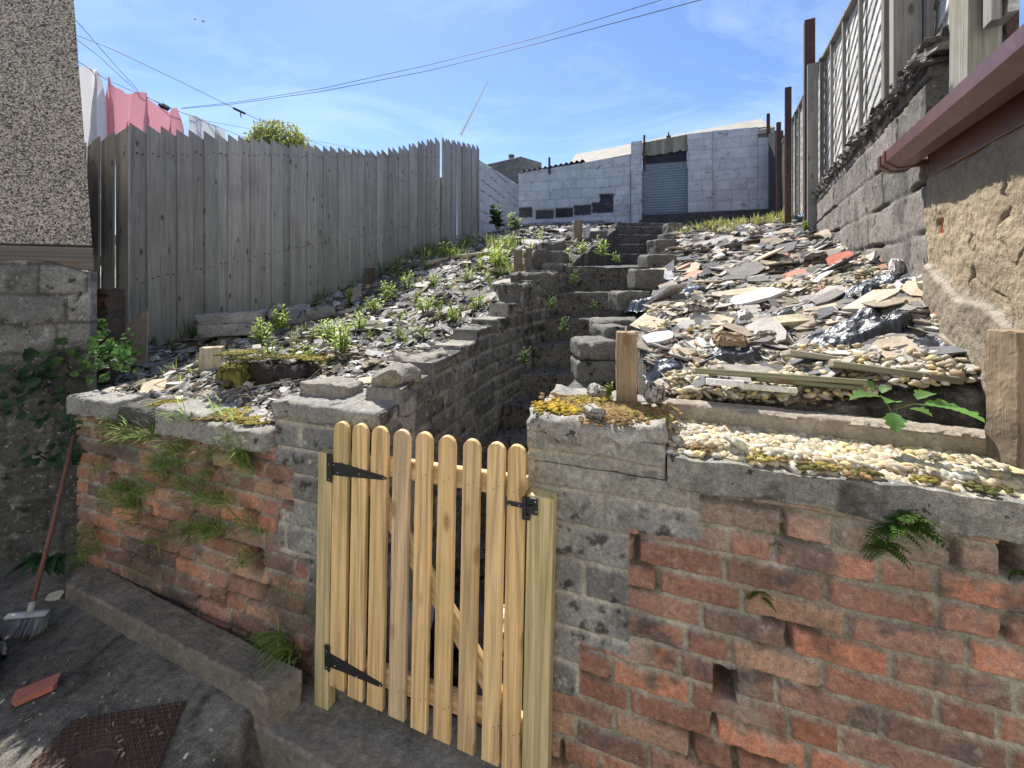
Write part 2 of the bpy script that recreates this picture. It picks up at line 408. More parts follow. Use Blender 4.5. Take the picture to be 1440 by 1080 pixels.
M['pvc'] = MAT('brown_plastic', color=(0.112, 0.050, 0.034), var=((12, 0.25), (90, 0.2)), rough=0.38, spec=0.5, bump=((90, 0.0004),), spots=(((0.26, 0.20, 0.17), 30, 0.62, 0.12, 0.25),))
M['rust'] = MAT('brown_painted_steel', color=(0.075, 0.038, 0.03), var=((10, 0.3), (80, 0.3)), rough=0.7, bump=((80, 0.002),))
M['leaf'] = MAT('green_leaf', var=((30, 0.25),), rough=0.5, spec=0.4, bump=(), trans=0.55)
M['moss'] = MAT('yellow_green_moss', var=((40, 0.35), (200, 0.3)), rough=1, spec=0.1, bump=((300, 0.003),), trans=0.15)
M['plastic'] = MAT('black_polythene', var=((6, 0.3), (60, 0.25)), rough=0.33, spec=0.55, bump=((22, 0.008), (70, 0.0015)), spots=(((0.22, 0.21, 0.19), 50, 0.64, 0.06, 0.35),))
M['cloth'] = MAT('bed_linen', var=((4, 0.05),), rough=0.9, bump=((300, 0.0006),), trans=0.5)
M['wire'] = MAT('black_cable', color=(0.025, 0.025, 0.03), var=((3, 0.1),), rough=0.6, bump=())
M['tile'] = MAT('dark_roof_sheet', var=((3, 0.2), (30, 0.15)), rough=0.85, bump=((40, 0.004),))
M['roofing'] = MAT('beige_roof_panel', var=((3, 0.15), (25, 0.12)), rough=0.85, bump=((40, 0.003),), spots=(((0.08, 0.07, 0.06), 7, 0.62, 0.08, 0.5),))
M['terracotta'] = MAT('terracotta', var=((20, 0.2), (90, 0.15)), rough=0.85, bump=((120, 0.002),))
M['iron'] = MAT('rusty_cast_iron', color=(0.075, 0.048, 0.038), var=((10, 0.3), (90, 0.3)), rough=0.75, bump=((120, 0.002),), spots=(((0.16, 0.08, 0.04), 18, 0.58, 0.08, 0.5),))
M['brush'] = MAT('broom_parts', var=((30, 0.15),), rough=0.6, bump=())
M['vapour'] = MAT('ice_vapour', color=(0.95, 0.96, 0.98), var=(), rough=1, bump=())
M['pale'] = MAT('pale_bounce_surface', color=(0.72, 0.69, 0.62), var=((2, 0.08),), bump=((60, 0.003),))
# ------------------------------------------------------------------ relief walls (bricks and blocks as real relief)
def bond(u, v, h, lens, mortar, seed, wob=0.004, probs=None, dv=0.0):
    """brick bond: id, signed distance to the nearest joint edge (>0 inside a brick), per-brick randoms (n,6), du, dv"""
    r = np.random.default_rng(seed)
    uu = u + fbm(u, v, 0, 9, 2, seed) * wob; vv = v - dv + fbm(u, v, 0, 7, 2, seed + 3) * wob + fbm(u, v * 0.2, 0, 1.3, 2, seed + 8) * wob * 2
    row = np.floor(vv / h).astype(int); r0 = row.min(); nr = row.max() - r0 + 1
    rnd = r.random((nr * 400, 7)); idm = np.zeros(u.shape, int); d = np.zeros(u.shape); ce = np.zeros(u.shape)
    umin, umax = uu.min() - 1, uu.max() + 1
    fv = vv / h - np.floor(vv / h)
    for k in range(nr):
        L = r.choice(lens, size=int((umax - umin) / min(lens)) + 3, p=probs) * r.uniform(0.94, 1.06, int((umax - umin) / min(lens)) + 3)
        e = umin - r.random() * max(lens) + np.concatenate([[0], np.cumsum(L)])
        m = row == k + r0
        if not m.any(): continue
        i = np.clip(np.searchsorted(e, uu[m]) - 1, 0, len(L) - 1)
        idm[m] = k * 400 + i % 400
        d[m] = np.minimum(uu[m] - e[i], e[i + 1] - uu[m])
    dvv = np.minimum(fv, 1 - fv) * h
    rr = rnd[idm]
    a, b = d - mortar / 2, dvv - mortar / 2
    rc = 0.006   # rounded corners
    q = np.minimum(a, b); qa, qb = rc - a, rc - b
    corner = (qa > 0) & (qb > 0)
    q = np.where(corner, rc - np.hypot(np.maximum(qa, 0), np.maximum(qb, 0)), q)
    return idm, q, rr, fv
def relief(line, u0, u1, z0, z1, res, fn, name, mat, parent=None, ztop=None, zbot=None, closed=True, depth=0.1):
    """height-field wall on a plan line. fn(u,z)->(d outward, colour)"""
    nu, nz = max(3, int((u1 - u0) / res) + 1), max(3, int((z1 - z0) / res) + 1)
    u, t = np.meshgrid(np.linspace(u0, u1, nu), np.linspace(0, 1, nz), indexing='ij')
    zt = z1 if ztop is None else ztop(u); zb = z0 if zbot is None else zbot(u)
    z = zb + (zt - zb) * t
    d, c = fn(u, z)
    V = line.at(u, z, d); F = grid_faces(nu, nz)
    if closed:   # top, sides and back so the wall is solid
        B = line.at(u, z, -depth)
        Vb = np.stack([np.concatenate([V[:, -1], V[::-1, 0]]), np.concatenate([B[:, -1], B[::-1, 0]])])
        n0 = nu * nz
        ring = np.concatenate([np.arange(nz) , (np.arange(1, nu)) * nz + nz - 1, (nu - 1) * nz + np.arange(nz - 2, -1, -1), np.arange(nu - 2, 0, -1) * nz])
        Bf = B.reshape(-1, 3)[ring]; k = len(ring); i = np.arange(k); j = (i + 1) % k
        side = np.stack([ring[i], n0 + i, n0 + j, ring[j]], 1)[:, ::-1]
        Vall = np.concatenate([V.reshape(-1, 3), Bf]); call = np.concatenate([c.reshape(-1, 3), c.reshape(-1, 3)[ring]])
        me = mesh(name, Vall, np.concatenate([F, side]), call)
        sm_ = np.ones(len(me.polygons), bool); sm_[len(F):] = False
        if len(me.polygons) == len(F) + len(side): me.polygons.foreach_set('use_smooth', sm_)
    else:
        me = mesh(name, V.reshape(-1, 3), F, c.reshape(-1, 3))
    return place(name, me, mat, parent)

BR = np.array([0.040, 0.036, 0.030]) + 0.80 * np.array([[0.23, 0.096, 0.066], [0.18, 0.085, 0.062], [0.27, 0.112, 0.072], [0.16, 0.080, 0.062], [0.34, 0.130, 0.070], [0.21, 0.100, 0.070], [0.16, 0.095, 0.075], [0.30, 0.17, 0.11]])
def brick_col(rr, u, z, seed, bright=1.0):
    k = (rr[..., 0] ** 1.25 * len(BR)).astype(int).clip(0, len(BR) - 1)
    c = BR[k] * (0.75 + 0.5 * rr[..., 1])[..., None]
    # scorched blue-grey hearts on some bricks
    n = fbm(u, z, 0, 11, 3, seed + 20)
    c = mixc(c, (0.075, 0.068, 0.066), sstep(0.05, 0.35, n + (rr[..., 2] - 0.82) * 1.3) * 0.75)
    n = fbm(u, z, 0, 28, 3, seed + 25)
    c = mixc(c, (0.24, 0.19, 0.15), sstep(0.15, 0.5, n) * 0.45)
    return c * bright
MOR = np.array([0.24, 0.225, 0.185])
def mortar_col(u, z, seed):
    n = fbm(u, z, 0, 14, 4, seed)
    c = np.broadcast_to(MOR, u.shape + (3,)) * (1 + 0.5 * n)[..., None]
    return mixc(c, (0.05, 0.05, 0.04), sstep(0.0, 0.5, fbm(u, z, 0, 5, 3, seed + 1)) * 0.6)
def block_col(rr, u, z, seed):
    c = np.array([0.145, 0.143, 0.134]) * (0.75 + 0.5 * rr[..., 1])[..., None] * np.ones(u.shape + (1,))
    n = fbm(u, z, 0, 5, 4, seed + 2)
    c = mixc(c, (0.29, 0.28, 0.245), sstep(0.0, 0.5, n) * 0.7)
    n = fbm(u, z, 0, 22, 4, seed + 6)
    c = mixc(c, (0.016, 0.016, 0.014), sstep(0.16, 0.36, n) * 0.8)
    n = fbm(u, z, 0, 30, 3, seed + 9)
    return mixc(c, (0.36, 0.35, 0.31), sstep(0.3, 0.5, n) * 0.6)
def brickwork(seed, h=0.075, holes=(), open_rows=0.35, lens=(0.225, 0.112)):
    def fn(u, z):
        idm, q, rr, fv = bond(u, z, h, lens, 0.009, seed, probs=(0.62, 0.38))
        face = sstep(-0.001, 0.007, q + fbm(u, z, 0, 45, 3, seed) * 0.0055)
        d = -0.002 + rr[..., 3] * 0.004 + fbm(u, z, 0, 30, 3, seed + 4) * 0.003 + fbm(u, z, 0, 120, 2, seed + 5) * 0.0022
        worn = sstep(0.85, 0.97, rr[..., 4]) * 0.008
        spall = sstep(0.12, 0.4, fbm(u, z, 0, 16, 3, seed + 12)) * 0.006
        d = d - worn - spall
        deep = sstep(0.02, 0.30, fbm(u, z * 1.8, 0, 4.0, 3, seed + 7)) * open_rows
        m = -0.013 + fbm(u, z, 0, 45, 3, seed + 2) * 0.005 - deep * 0.075
        dd = d * face + m * (1 - face)
        c = mixc(mortar_col(u, z, seed), (0.012, 0.012, 0.01), sstep(0.3, 0.9, deep / max(open_rows, 1e-3)) * 0.7)
        c = c * (1 - face)[..., None] + brick_col(rr, u, z, seed) * face[..., None]
        # lime wash-out and mortar smeared over the bricks
        sm = sstep(0.18, 0.5, fbm(u, z, 0, 6, 4, seed + 30)) * 0.6
        c = mixc(c, MOR * 1.0, sm); dd = np.where(q < 0.004, np.maximum(dd, dd * (1 - sm)), dd)
        for (a, b, e, f) in holes:
            s = sstep(-0.004, 0.004, np.minimum(np.minimum(u - a, b - u), np.minimum(z - e, f - z)) + fbm(u, z, 0, 50, 2, seed) * 0.006)
            dd = dd - s * 0.10; c = mixc(c, (0.02, 0.02, 0.016), s * 0.8)
        return dd, c
    return fn
def blockwork(seed, h=0.1, lens=(0.44, 0.29), mort=0.012, proud=0.004):
    def fn(u, z):
        idm, q, rr, fv = bond(u, z, h, lens, mort, seed, wob=0.006, probs=(0.6, 0.4))
        face = sstep(-0.003, 0.007, q + fbm(u, z, 0, 50, 2, seed) * 0.004)
        d = rr[..., 3] * 0.006 + fbm(u, z, 0, 14, 4, seed) * 0.008 + fbm(u, z, 0, 110, 2, seed + 1) * 0.004
        m = -0.007 + fbm(u, z, 0, 40, 3, seed + 2) * 0.004
        c = mixc(mortar_col(u, z, seed) * 1.15, (0.32, 0.30, 0.26), np.full(u.shape, 0.4)) * (1 - face)[..., None] + block_col(rr, u, z, seed) * face[..., None]
        return d * face + m * (1 - face) + proud * 0, c
    return fn

# ------------------------------------------------------------------ plan lines of the place
W0 = Line(0, 1.394, 0.936, 1.394 - 0.351)              # the front retaining wall, outward side towards the yard
def wl_x(x):                                            # distance along it for a photo column
    return W0.uz(x, 500)[0]
G0 = W0.off(0.055)                                      # front face of the gate
def SLx(Y): return np.interp(Y, [1.2, 1.58, 2.8, 4.2, 5.5, 8.5, 9.9, 13], [-0.55, -0.49, -0.13, 0.54, 1.0, 1.91, 2.45, 3.4])
def SRx(Y): return np.interp(Y, [1.2, 1.38, 2.7, 4.2, 5.5, 8.5, 9.3, 10.2, 13], [-0.02, 0.05, 0.57, 1.27, 1.75, 2.73, 3.2, 3.6, 4.6])
def RWx(Y): return 0.5617 * np.asarray(Y) + 0.7167      # right-hand boundary
STEPS = [(2.22, 0.30), (2.46, 0.50), (2.70, 0.70), (2.95, 0.855), (3.20, 1.009), (3.45, 1.192), (3.70, 1.38), (3.95, 1.60), (4.22, 1.84)]
UPPER = [(8.5, 2.19), (8.9, 2.42), (9.3, 2.65), (9.75, 2.88), (10.2, 3.02)]
def tps(pts):
    pts = np.array(pts, float); X, z = pts[:, :2], pts[:, 2]
    def U(r2): return np.where(r2 > 0, r2 * np.log(np.maximum(r2, 1e-12)) * 0.5, 0)
    K = U(((X[:, None] - X[None]) ** 2).sum(2)) + np.eye(len(X)) * 0.02
    Pm = np.hstack([np.ones((len(X), 1)), X]); A = np.block([[K, Pm], [Pm.T, np.zeros((3, 3))]])
    w = np.linalg.solve(A, np.concatenate([z, np.zeros(3)]))
    def f(x, y):
        x, y = np.broadcast_arrays(np.asarray(x, float), np.asarray(y, float))
        q = np.stack([x.ravel(), y.ravel()], 1)
        r = U(((q[:, None] - X[None]) ** 2).sum(2)) @ w[:len(X)] + w[len(X)] + q @ w[len(X) + 1:]
        return r.reshape(x.shape)
    return f
def px3(L): return [tuple(P(*q)) for q in L]
LB = tps(px3([(120, 572, 2.35), (300, 580, 1.98), (385, 585, 1.85), (205, 492, 3.5), (180, 530, 2.9), (400, 437, 4.79), (500, 395, 5.76), (600, 343, 7.25), (673, 333, 8.8), (728, 318, 13.2),
              (480, 582, 1.72), (530, 575, 1.75), (600, 512, 2.4), (655, 482, 3.1), (700, 440, 3.5), (745, 392, 4.3), (790, 356, 5.5), (820, 340, 7), (860, 322, 9.5), (900, 316, 11.5),
              (450, 520, 2.4), (350, 512, 2.6), (500, 462, 3.4), (400, 470, 3.7), (600, 427, 4.2), (550, 402, 5.2), (680, 362, 6), (640, 372, 5.5), (760, 326, 9)]))
RB = tps(px3([(937, 545, 1.62), (1150, 545, 1.5), (1404, 545, 1.32), (900, 535, 1.75), (980, 505, 1.8), (1200, 505, 1.62), (1380, 500, 1.33), (900, 470, 2.2), (1000, 462, 2.1), (1150, 443, 2.1),
              (1300, 420, 1.77), (1247, 376, 2.26), (1000, 412, 3), (1120, 392, 3), (900, 412, 3.8), (1180, 342, 3.5), (935, 382, 4.2), (1050, 352, 4.8), (1140, 326, 5.18), (950, 347, 6.5), (1060, 327, 7.5),
              (970, 324, 9), (1030, 319, 10), (1100, 310, 10), (960, 323, 11), (1090, 305, 12), (1000, 313, 12.5)]))
def bumps(x, y, a=0.03): return fbm(x, y, 0, 2.3, 3, 40) * a * 1.6 + fbm(x, y, 0, 9, 3, 41) * a
def zL(x, y): return LB(x, y) + bumps(x, y, 0.028)
def zR(x, y): return RB(x, y) + bumps(x, y, 0.032)

# ================================================================== THE SETTING
# yard floor: one sheet that reaches far past everything, falling a little towards the gate
def zG(x, y):
    x = np.asarray(x, float)
    base = np.interp(x, [-2.3, -1.6, -1.12, -0.96, -0.88, 3], [0.18, 0.17, 0.16, 0.15, -0.03, -0.05])
    return base + fbm(x, y, 0, 1.5, 3, 3) * 0.015 + fbm(x, y, 0, 14, 3, 4) * 0.004
nx = 260
xs = np.concatenate([[-4000, -400, -40, -12], np.linspace(-3.2, 2.4, nx), [12, 40, 400, 4000]])
ys = np.concatenate([[-4000, -400, -40, -8, -2], np.linspace(0.2, 3.2, 150), [40, 400, 5000]])
gx, gy = np.meshgrid(xs, ys, indexing='ij')
gz = np.where((np.abs(gx) < 10) & (gy < 4) & (gy > -3), zG(gx, gy), 0.0)
gc_ = np.ones(gx.shape + (3,)) * np.array([0.080, 0.075, 0.066]); gc_ = mixc(gc_, (0.12, 0.112, 0.095), sstep(-0.1, 0.4, fbm(gx, gy, 0, 3, 4, 9))); gc_ = mixc(gc_, (0.16, 0.15, 0.13), sstep(0.0, 0.3, fbm(gx, gy, 0, 9, 4, 19)) * sstep(-1.35, -1.1, gx) * 0.7); gc_ = mixc(gc_, (0.02, 0.02, 0.018), sstep(0.03, 0.0, np.abs(fbm(gx, gy, 0, 1.1, 3, 29))) * 0.7)
tag(place('yard_floor', mesh('yard_floor', np.stack([gx, gy, gz], -1).reshape(-1, 3), grid_faces(*gx.shape), gc_.reshape(-1, 3)), M['yard']), kind='structure')

def bank(name, Lp, Rp, ctrl, zfun, nv, nu, col1, col2, seed):
    """earth between two plan polylines (same parameter)"""
    t = np.linspace(0, 1, nv) ** 1.6; tt = np.linspace(0, 1, len(Lp))
    L = np.stack([np.interp(t, ctrl, [p[k] for p in Lp]) for k in (0, 1)], 1); R = np.stack([np.interp(t, ctrl, [p[k] for p in Rp]) for k in (0, 1)], 1)
    s = np.linspace(0, 1, nu)[None, :, None]
    XY = L[:, None] * (1 - s) + R[:, None] * s
    z = zfun(XY[..., 0], XY[..., 1]) - 0.012
    V = np.concatenate([XY, z[..., None]], -1); V = np.concatenate([V[:1] - np.array([0, 0, 0.55]), V]); z = V[..., 2]; XY = V[..., :2]; nv += 1
    dn = np.array([0, 0, 0.5]); V = np.concatenate([V[:, :1] - dn, V, V[:, -1:] - dn], 1); z = V[..., 2]; XY = V[..., :2]; nu += 2
    c = np.ones(z.shape + (3,)) * np.array(col1)
    c = mixc(c, col2, sstep(-0.1, 0.4, fbm(XY[..., 0], XY[..., 1], 0, 7, 4, seed)))
    return tag(place(name, mesh(name, V.reshape(-1, 3), grid_faces(nv, nu, True), c.reshape(-1, 3), smooth=True), M['soil']), kind='structure')
a = W0.at(-2.5, 0, -0.08); b = W0.at(-0.50, 0, -0.08)
LPL = [(a[0], a[1]), (-3.3, 3.35), (-1.62, 7.25), (-0.85, 8.8), (0.05, 13.6), (0.3, 14.3)]
LPR = [(b[0] - .09, b[1]), (SLx(2.8) - .09, 2.8), (SLx(4.6) - .05, 4.6), (SLx(6.5), 6.5), (SLx(10), 10), (3.6, 13.3)]
bank('left_bank', LPL, LPR, [0, 0.18, 0.55, 0.7, 0.92, 1], zL, 300, 150, (0.05, 0.043, 0.034), (0.13, 0.115, 0.09), 60)
a = W0.at(0.45, 0, -0.33); b = W0.at(1.75, 0, -0.33)
RPL = [(a[0] + .03, a[1]), (0.64, 2.2), (1.50, 4.2), (3.12, 8.5), (SRx(12) + 0.3, 13.0)]
RPR = [(b[0], b[1]), (RWx(2.2) + .05, 2.2), (RWx(4.4) + .2, 4.4), (RWx(8.6) + .5, 8.6), (RWx(12.6) + .5, 12.6)]
bank('right_bank', RPL, RPR, [0, 0.2, 0.5, 0.8, 1], zR, 300, 170, (0.06, 0.052, 0.042), (0.17, 0.15, 0.12), 61)
# stair landing of trodden earth between the lower and the upper flight
gy, s = np.meshgrid(np.linspace(4.2, 8.6, 60), np.linspace(-0.05, 1.05, 16), indexing='ij')
gx = SLx(gy) * (1 - s) + SRx(gy) * s; gz = 1.835 + (gy - 4.2) * 0.03 + fbm(gx, gy, 0, 6, 3, 5) * 0.02
tag(place('landing', mesh('landing', np.stack([gx, gy, gz], -1).reshape(-1, 3), grid_faces(*gx.shape, True), np.full((gx.size, 3), 0.10), smooth=True), M['soil']), kind='structure')
gy, s = np.meshgrid(np.linspace(1.3, 2.5, 40), np.linspace(-0.1, 1.15, 16), indexing='ij')
gx = SLx(gy) * (1 - s) + SRx(gy) * s; gz = 0.115 + fbm(gx, gy, 0, 6, 3, 5) * 0.01
tag(place('path', mesh('path', np.stack([gx, gy, gz], -1).reshape(-1, 3), grid_faces(*gx.shape, True), np.full((gx.size, 3), 0.07), smooth=True), M['yard']), kind='structure')
# high ground behind the garden, under the white building
hx, hy = np.meshgrid(np.linspace(-60, 60, 30), np.concatenate([[12.9, 13.6, 15], np.linspace(20, 200, 10)]), indexing='ij')
hy2 = hy + np.where(hy < 16, -0.342 / 0.9396 * (hx - 4) * 0 + 1.5, 0)
hz = np.where(hy < 13.0, 2.6, 3.2)
tag(place('upper_ground', mesh('upper_ground', np.stack([hx, hy2, hz], -1).reshape(-1, 3), grid_faces(*hx.shape, True), np.full((hx.size, 3), 0.09)), M['soil']), kind='structure')
# contrail far up in the sky
mb = MB(); c0, c1 = P(648, 190, 900), P(686, 115, 860)
pts = [c0 + (c1 - c0) * t for t in np.linspace(0, 1, 26)]
tube(mb, pts, [2.6 - 1.5 * t for t in np.linspace(0, 1, 26)], 8)
tag(mb.build('contrail', M['vapour']), 'thin white vapour trail slanting across the blue sky', 'contrail')

# ================================================================== FRONT RETAINING WALL
wall = thing('retaining_wall', 'weathered red brick and grey block retaining wall either side of the wooden gate', 'wall', W0.at(-0.4, 0))
uL0, uP0, uOp0, uOp1, uR1 = -2.46, -1.05, wl_x(533), wl_x(742), 2.1
hole = lambda x0, x1, y0, y1: (wl_x(x0), wl_x(x1), W0.uz((x0 + x1) / 2, y1)[1], W0.uz((x0 + x1) / 2, y0)[1])
LHOLE = [hole(345, 368, 775, 808), hole(252, 266, 742, 768), hole(203, 212, 712, 730)]
RHOLE = [hole(1005, 1034, 943, 985), hole(1408, 1446, 765, 818)]
tooth = lambda z: np.where(z > 1.0, wl_x(985), np.where(z > 0.62, wl_x(885), np.where(z > 0.45, wl_x(815), wl_x(772))))
def toothl(z): return np.where(z > 0.98, wl_x(388), np.where(z > 0.80, wl_x(412), np.where(z > 0.62, wl_x(392), np.where(z > 0.45, wl_x(432), wl_x(440)))))
fbL, fkL = brickwork(5, holes=LHOLE, open_rows=0.40), blockwork(8, h=0.105)
def fnL(u, z):
    d1, c1 = fbL(u, z); d2, c2 = fkL(u, z); m = sstep(-0.006, 0.006, u - toothl(z + 0.012 * fbm(u, z, 0, 9, 2, 3)))
    c = c1 * (1 - m)[..., None] + c2 * m[..., None]
    # green film low down and in the shaded corner, bright newer bricks by the pier
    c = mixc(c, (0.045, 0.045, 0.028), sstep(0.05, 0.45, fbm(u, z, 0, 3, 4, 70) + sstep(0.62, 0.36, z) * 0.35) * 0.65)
    return d1 * (1 - m) + d2 * m, c
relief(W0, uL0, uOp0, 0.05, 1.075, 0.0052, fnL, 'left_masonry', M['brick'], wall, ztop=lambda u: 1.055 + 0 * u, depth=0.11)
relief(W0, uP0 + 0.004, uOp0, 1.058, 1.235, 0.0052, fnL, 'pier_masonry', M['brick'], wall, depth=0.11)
fbR, fkR = brickwork(21, holes=RHOLE, open_rows=0.30), blockwork(28, h=0.108)
def fnR(u, z):
    d1, c1 = fbR(u, z); d2, c2 = fkR(u, z); m = sstep(0.006, -0.006, u - tooth(z + 0.012 * fbm(u, z, 0, 9, 2, 3)))
    c = c1 * (1 - m)[..., None] + c2 * m[..., None]
    c = mixc(c, (0.05, 0.05, 0.034), sstep(0.1, 0.5, fbm(u, z, 0, 3, 4, 75) + sstep(0.5, 0.2, z) * 0.1) * 0.5)
    c = mixc(c, MOR, sstep(1.0, 1.12, z + fbm(u, z, 0, 6, 3, 77) * 0.06) * 0.45)
    return d1 * (1 - m) + d2 * m, c
relief(W0, uOp1, uR1, -0.1, 1.16, 0.0042, fnR, 'right_masonry', M['brick'], wall, depth=0.11)
relief(W0, uOp1, wl_x(936), 1.163, 1.262, 0.0042, fnR, 'pier_masonry', M['brick'], wall, depth=0.11)
def coping(u0, u1, z0, z1, d0, d1, seed, name='coping_stone', par=None, cc=(0.25, 0.24, 0.215), mat='block', bev=0.012, amp=0.006, tilt=0.0, ln=None, lab=None):
    ln = ln or W0
    V, F = rbox((u1 - u0, d1 - d0, z1 - z0), bev, 0.016, amp, 11, seed, 60, fine=0.005)
    V = V @ rot(0, tilt, 0).T
    W = ln.at(V[:, 0] + (u0 + u1) / 2, V[:, 2] + (z0 + z1) / 2, -V[:, 1] + (d0 + d1) / 2)
    o = place(name, mesh(name, W, F, np.ones((len(W), 3)) * np.array(cc), smooth=True), M[mat], par if par is not None else wall)
    if lab: tag(o, lab)
    return o
coping(wl_x(105), wl_x(168), 1.03, 1.125, -0.10, 0.035, 1); coping(wl_x(170), wl_x(224), 1.02, 1.105, -0.12, 0.012, 2, cc=(0.07, 0.07, 0.06))
coping(wl_x(226), wl_x(293), 1.02, 1.135, -0.16, 0.03, 3); coping(wl_x(294), wl_x(384), 1.02, 1.115, -0.14, 0.045, 4)
coping(wl_x(386), wl_x(531), 1.175, 1.242, -0.26, 0.015, 5, cc=(0.24, 0.23, 0.205))
# cast concrete band along the top of the right-hand part
def fnC(u, z):
    n = fbm(u, z, 0, 5, 4, 90); d = 0.008 + n * 0.022 + fbm(u, z, 0, 40, 3, 91) * 0.008
    c = np.ones(u.shape + (3,)) * np.array([0.21, 0.20, 0.175]); c = mixc(c, (0.035, 0.035, 0.03), sstep(0.1, 0.4, fbm(u, z, 0, 8, 4, 92)) * 0.75)
    return d, mixc(c, (0.30, 0.28, 0.23), sstep(0.2, 0.5, fbm(u, z, 0, 20, 3, 93)) * 0.6)
relief(W0, wl_x(938), uR1, 1.135, 1.245, 0.0045, fnC, 'coping_band', M['block'], wall, ztop=lambda u: 1.238 + fbm(u, 0, 0, 5, 3, 95) * 0.022, zbot=lambda u: 1.15 + fbm(u, 0, 0, 4, 3, 96) * 0.02, depth=0.12)
# pier right of the gate: solid behind its face, rough cement cap
coping(uOp1 + 0.004, wl_x(935) - 0.004, -0.1, 1.255, -0.42, -0.10, 9, name='pier_core', bev=0.01)
coping(uOp1 - 0.008, wl_x(937), 1.235, 1.305, -0.40, 0.008, 10, name='pier_cap', cc=(0.30, 0.285, 0.25), amp=0.010, bev=0.025)
coping(uP0 + 0.01, uOp0 - 0.006, 0.05, 1.18, -0.26, -0.10, 11, name='pier_core')

# side wall of the stair well, left
SW = thing('stair_side_wall', 'low blackened block wall stepping up along the left of the stairs', 'wall', (-0.4, 2.0, 0.1))
S1 = Line(-0.49, 1.585, -0.13, 2.8); S2 = Line(-0.13, 2.8, 0.54, 4.2)
ST1 = lambda u: 1.24 + 0.0 * u + np.where(u > 0.12, 0.0, 0) + 0.055 * (u > 0.14) + 0.05 * (u > 0.40) + 0.02 * (u > 0.75) + 0.06 * (u > 1.0) + fbm(u, 0, 0, 8, 2, 3) * 0.01
ST2 = lambda u: 1.46 + 0.09 * (u > 0.25) + 0.08 * (u > 0.5) + 0.08 * (u > 0.75) + 0.09 * (u > 1.0) + 0.07 * (u > 1.3) + fbm(u, 0, 0, 8, 2, 4) * 0.012
def fnS(seed):
    f = blockwork(seed, h=0.098, lens=(0.40, 0.24), mort=0.014)
    def g(u, z):
        d, c = f(u, z)
        n = fbm(u, z, 0, 7, 4, seed + 50); c = mixc(c, (0.014, 0.014, 0.012), sstep(0.1, 0.35, n) * 0.8)
        idm, q, rr, fv = bond(u, z, 0.098, (0.40, 0.24), 0.014, seed, wob=0.006, probs=(0.6, 0.4)); c = mixc(c * 0.85, (0.30, 0.28, 0.24), sstep(0.006, -0.002, q) * sstep(-0.25, 0.2, fbm(u, z, 0, 5, 3, 99)) * 0.7)
        return d * 1.3, c
    return g
relief(S1, 0, S1.L, 0.05, 1.3, 0.009, fnS(31), 'blockwork', M['block'], SW, ztop=ST1, depth=0.16)
relief(S2, 0, S2.L, 0.4, 1.5, 0.012, fnS(33), 'blockwork', M['block'], SW, ztop=ST2, depth=0.16)
S3 = Line(0.30, 2.35, 1.27, 4.2)   # right-hand side wall under the edging blocks
SW2 = thing('stair_edge_wall', 'rough dark block edging wall along the right of the stairs', 'wall', (0.6, 3.0, 0.4))
S3 = Line(1.27, 4.2, 0.10, 1.75)
relief(S3, 0, S3.L, 0.1, 1.5, 0.02, fnS(35), 'blockwork', M['block'], SW2, ztop=lambda u: 1.66 - u * 0.205, depth=0.15)

# ================================================================== STAIRS
stairs = thing('garden_stairs', 'steep flight of worn dark concrete steps rising between the two banks', 'stairs', (0.2, 2.7, 0.1))
allst = STEPS
for i, (Y, z) in enumerate(allst):
    Yn = allst[i + 1][0] if i + 1 < len(allst) else Y + 0.5
    x0, x1 = SLx(Y + 0.1) - 0.10, SRx(Y + 0.1) + 0.03
    hgt = 0.34
    V, F = rbox((x1 - x0, Yn - Y + 0.14, hgt), 0.018, 0.018, 0.007, 9, 100 + i, 60, fine=0.006)
    V = V @ rot(0, rad((-1) ** i * 0.3), rad([0, 0, 0, 0, 1, 1, 2, 3, 4][i])).T + np.array([(x0 + x1) / 2, (Y + Yn + 0.14) / 2, z - hgt / 2])
    place('step', mesh('step', V, F, np.ones((len(V), 3)) * np.array([0.150, 0.140, 0.124]) * (0.85 + 0.3 * random.random()), smooth=True), M['steps'], stairs)
up = thing('upper_stairs', 'short upper flight of narrow concrete steps below the shutter', 'stairs', (2.5, 8.5, 2.0))
for i, (Y, z) in enumerate(UPPER):
    x0, x1 = SLx(Y) - 0.05, SRx(Y) + 0.1
    V, F = rbox((x1 - x0, 0.62, 0.26), 0.015, 0.04, 0.008, 6, 120 + i, 40, fine=0.004)
    V = V @ rot(0, 0, rad(3)).T + np.array([(x0 + x1) / 2, Y + 0.31, z - 0.13])
    place('step', mesh('step', V, F, np.ones((len(V), 3)) * np.array([0.11, 0.105, 0.095]), smooth=True), M['steps'], up)

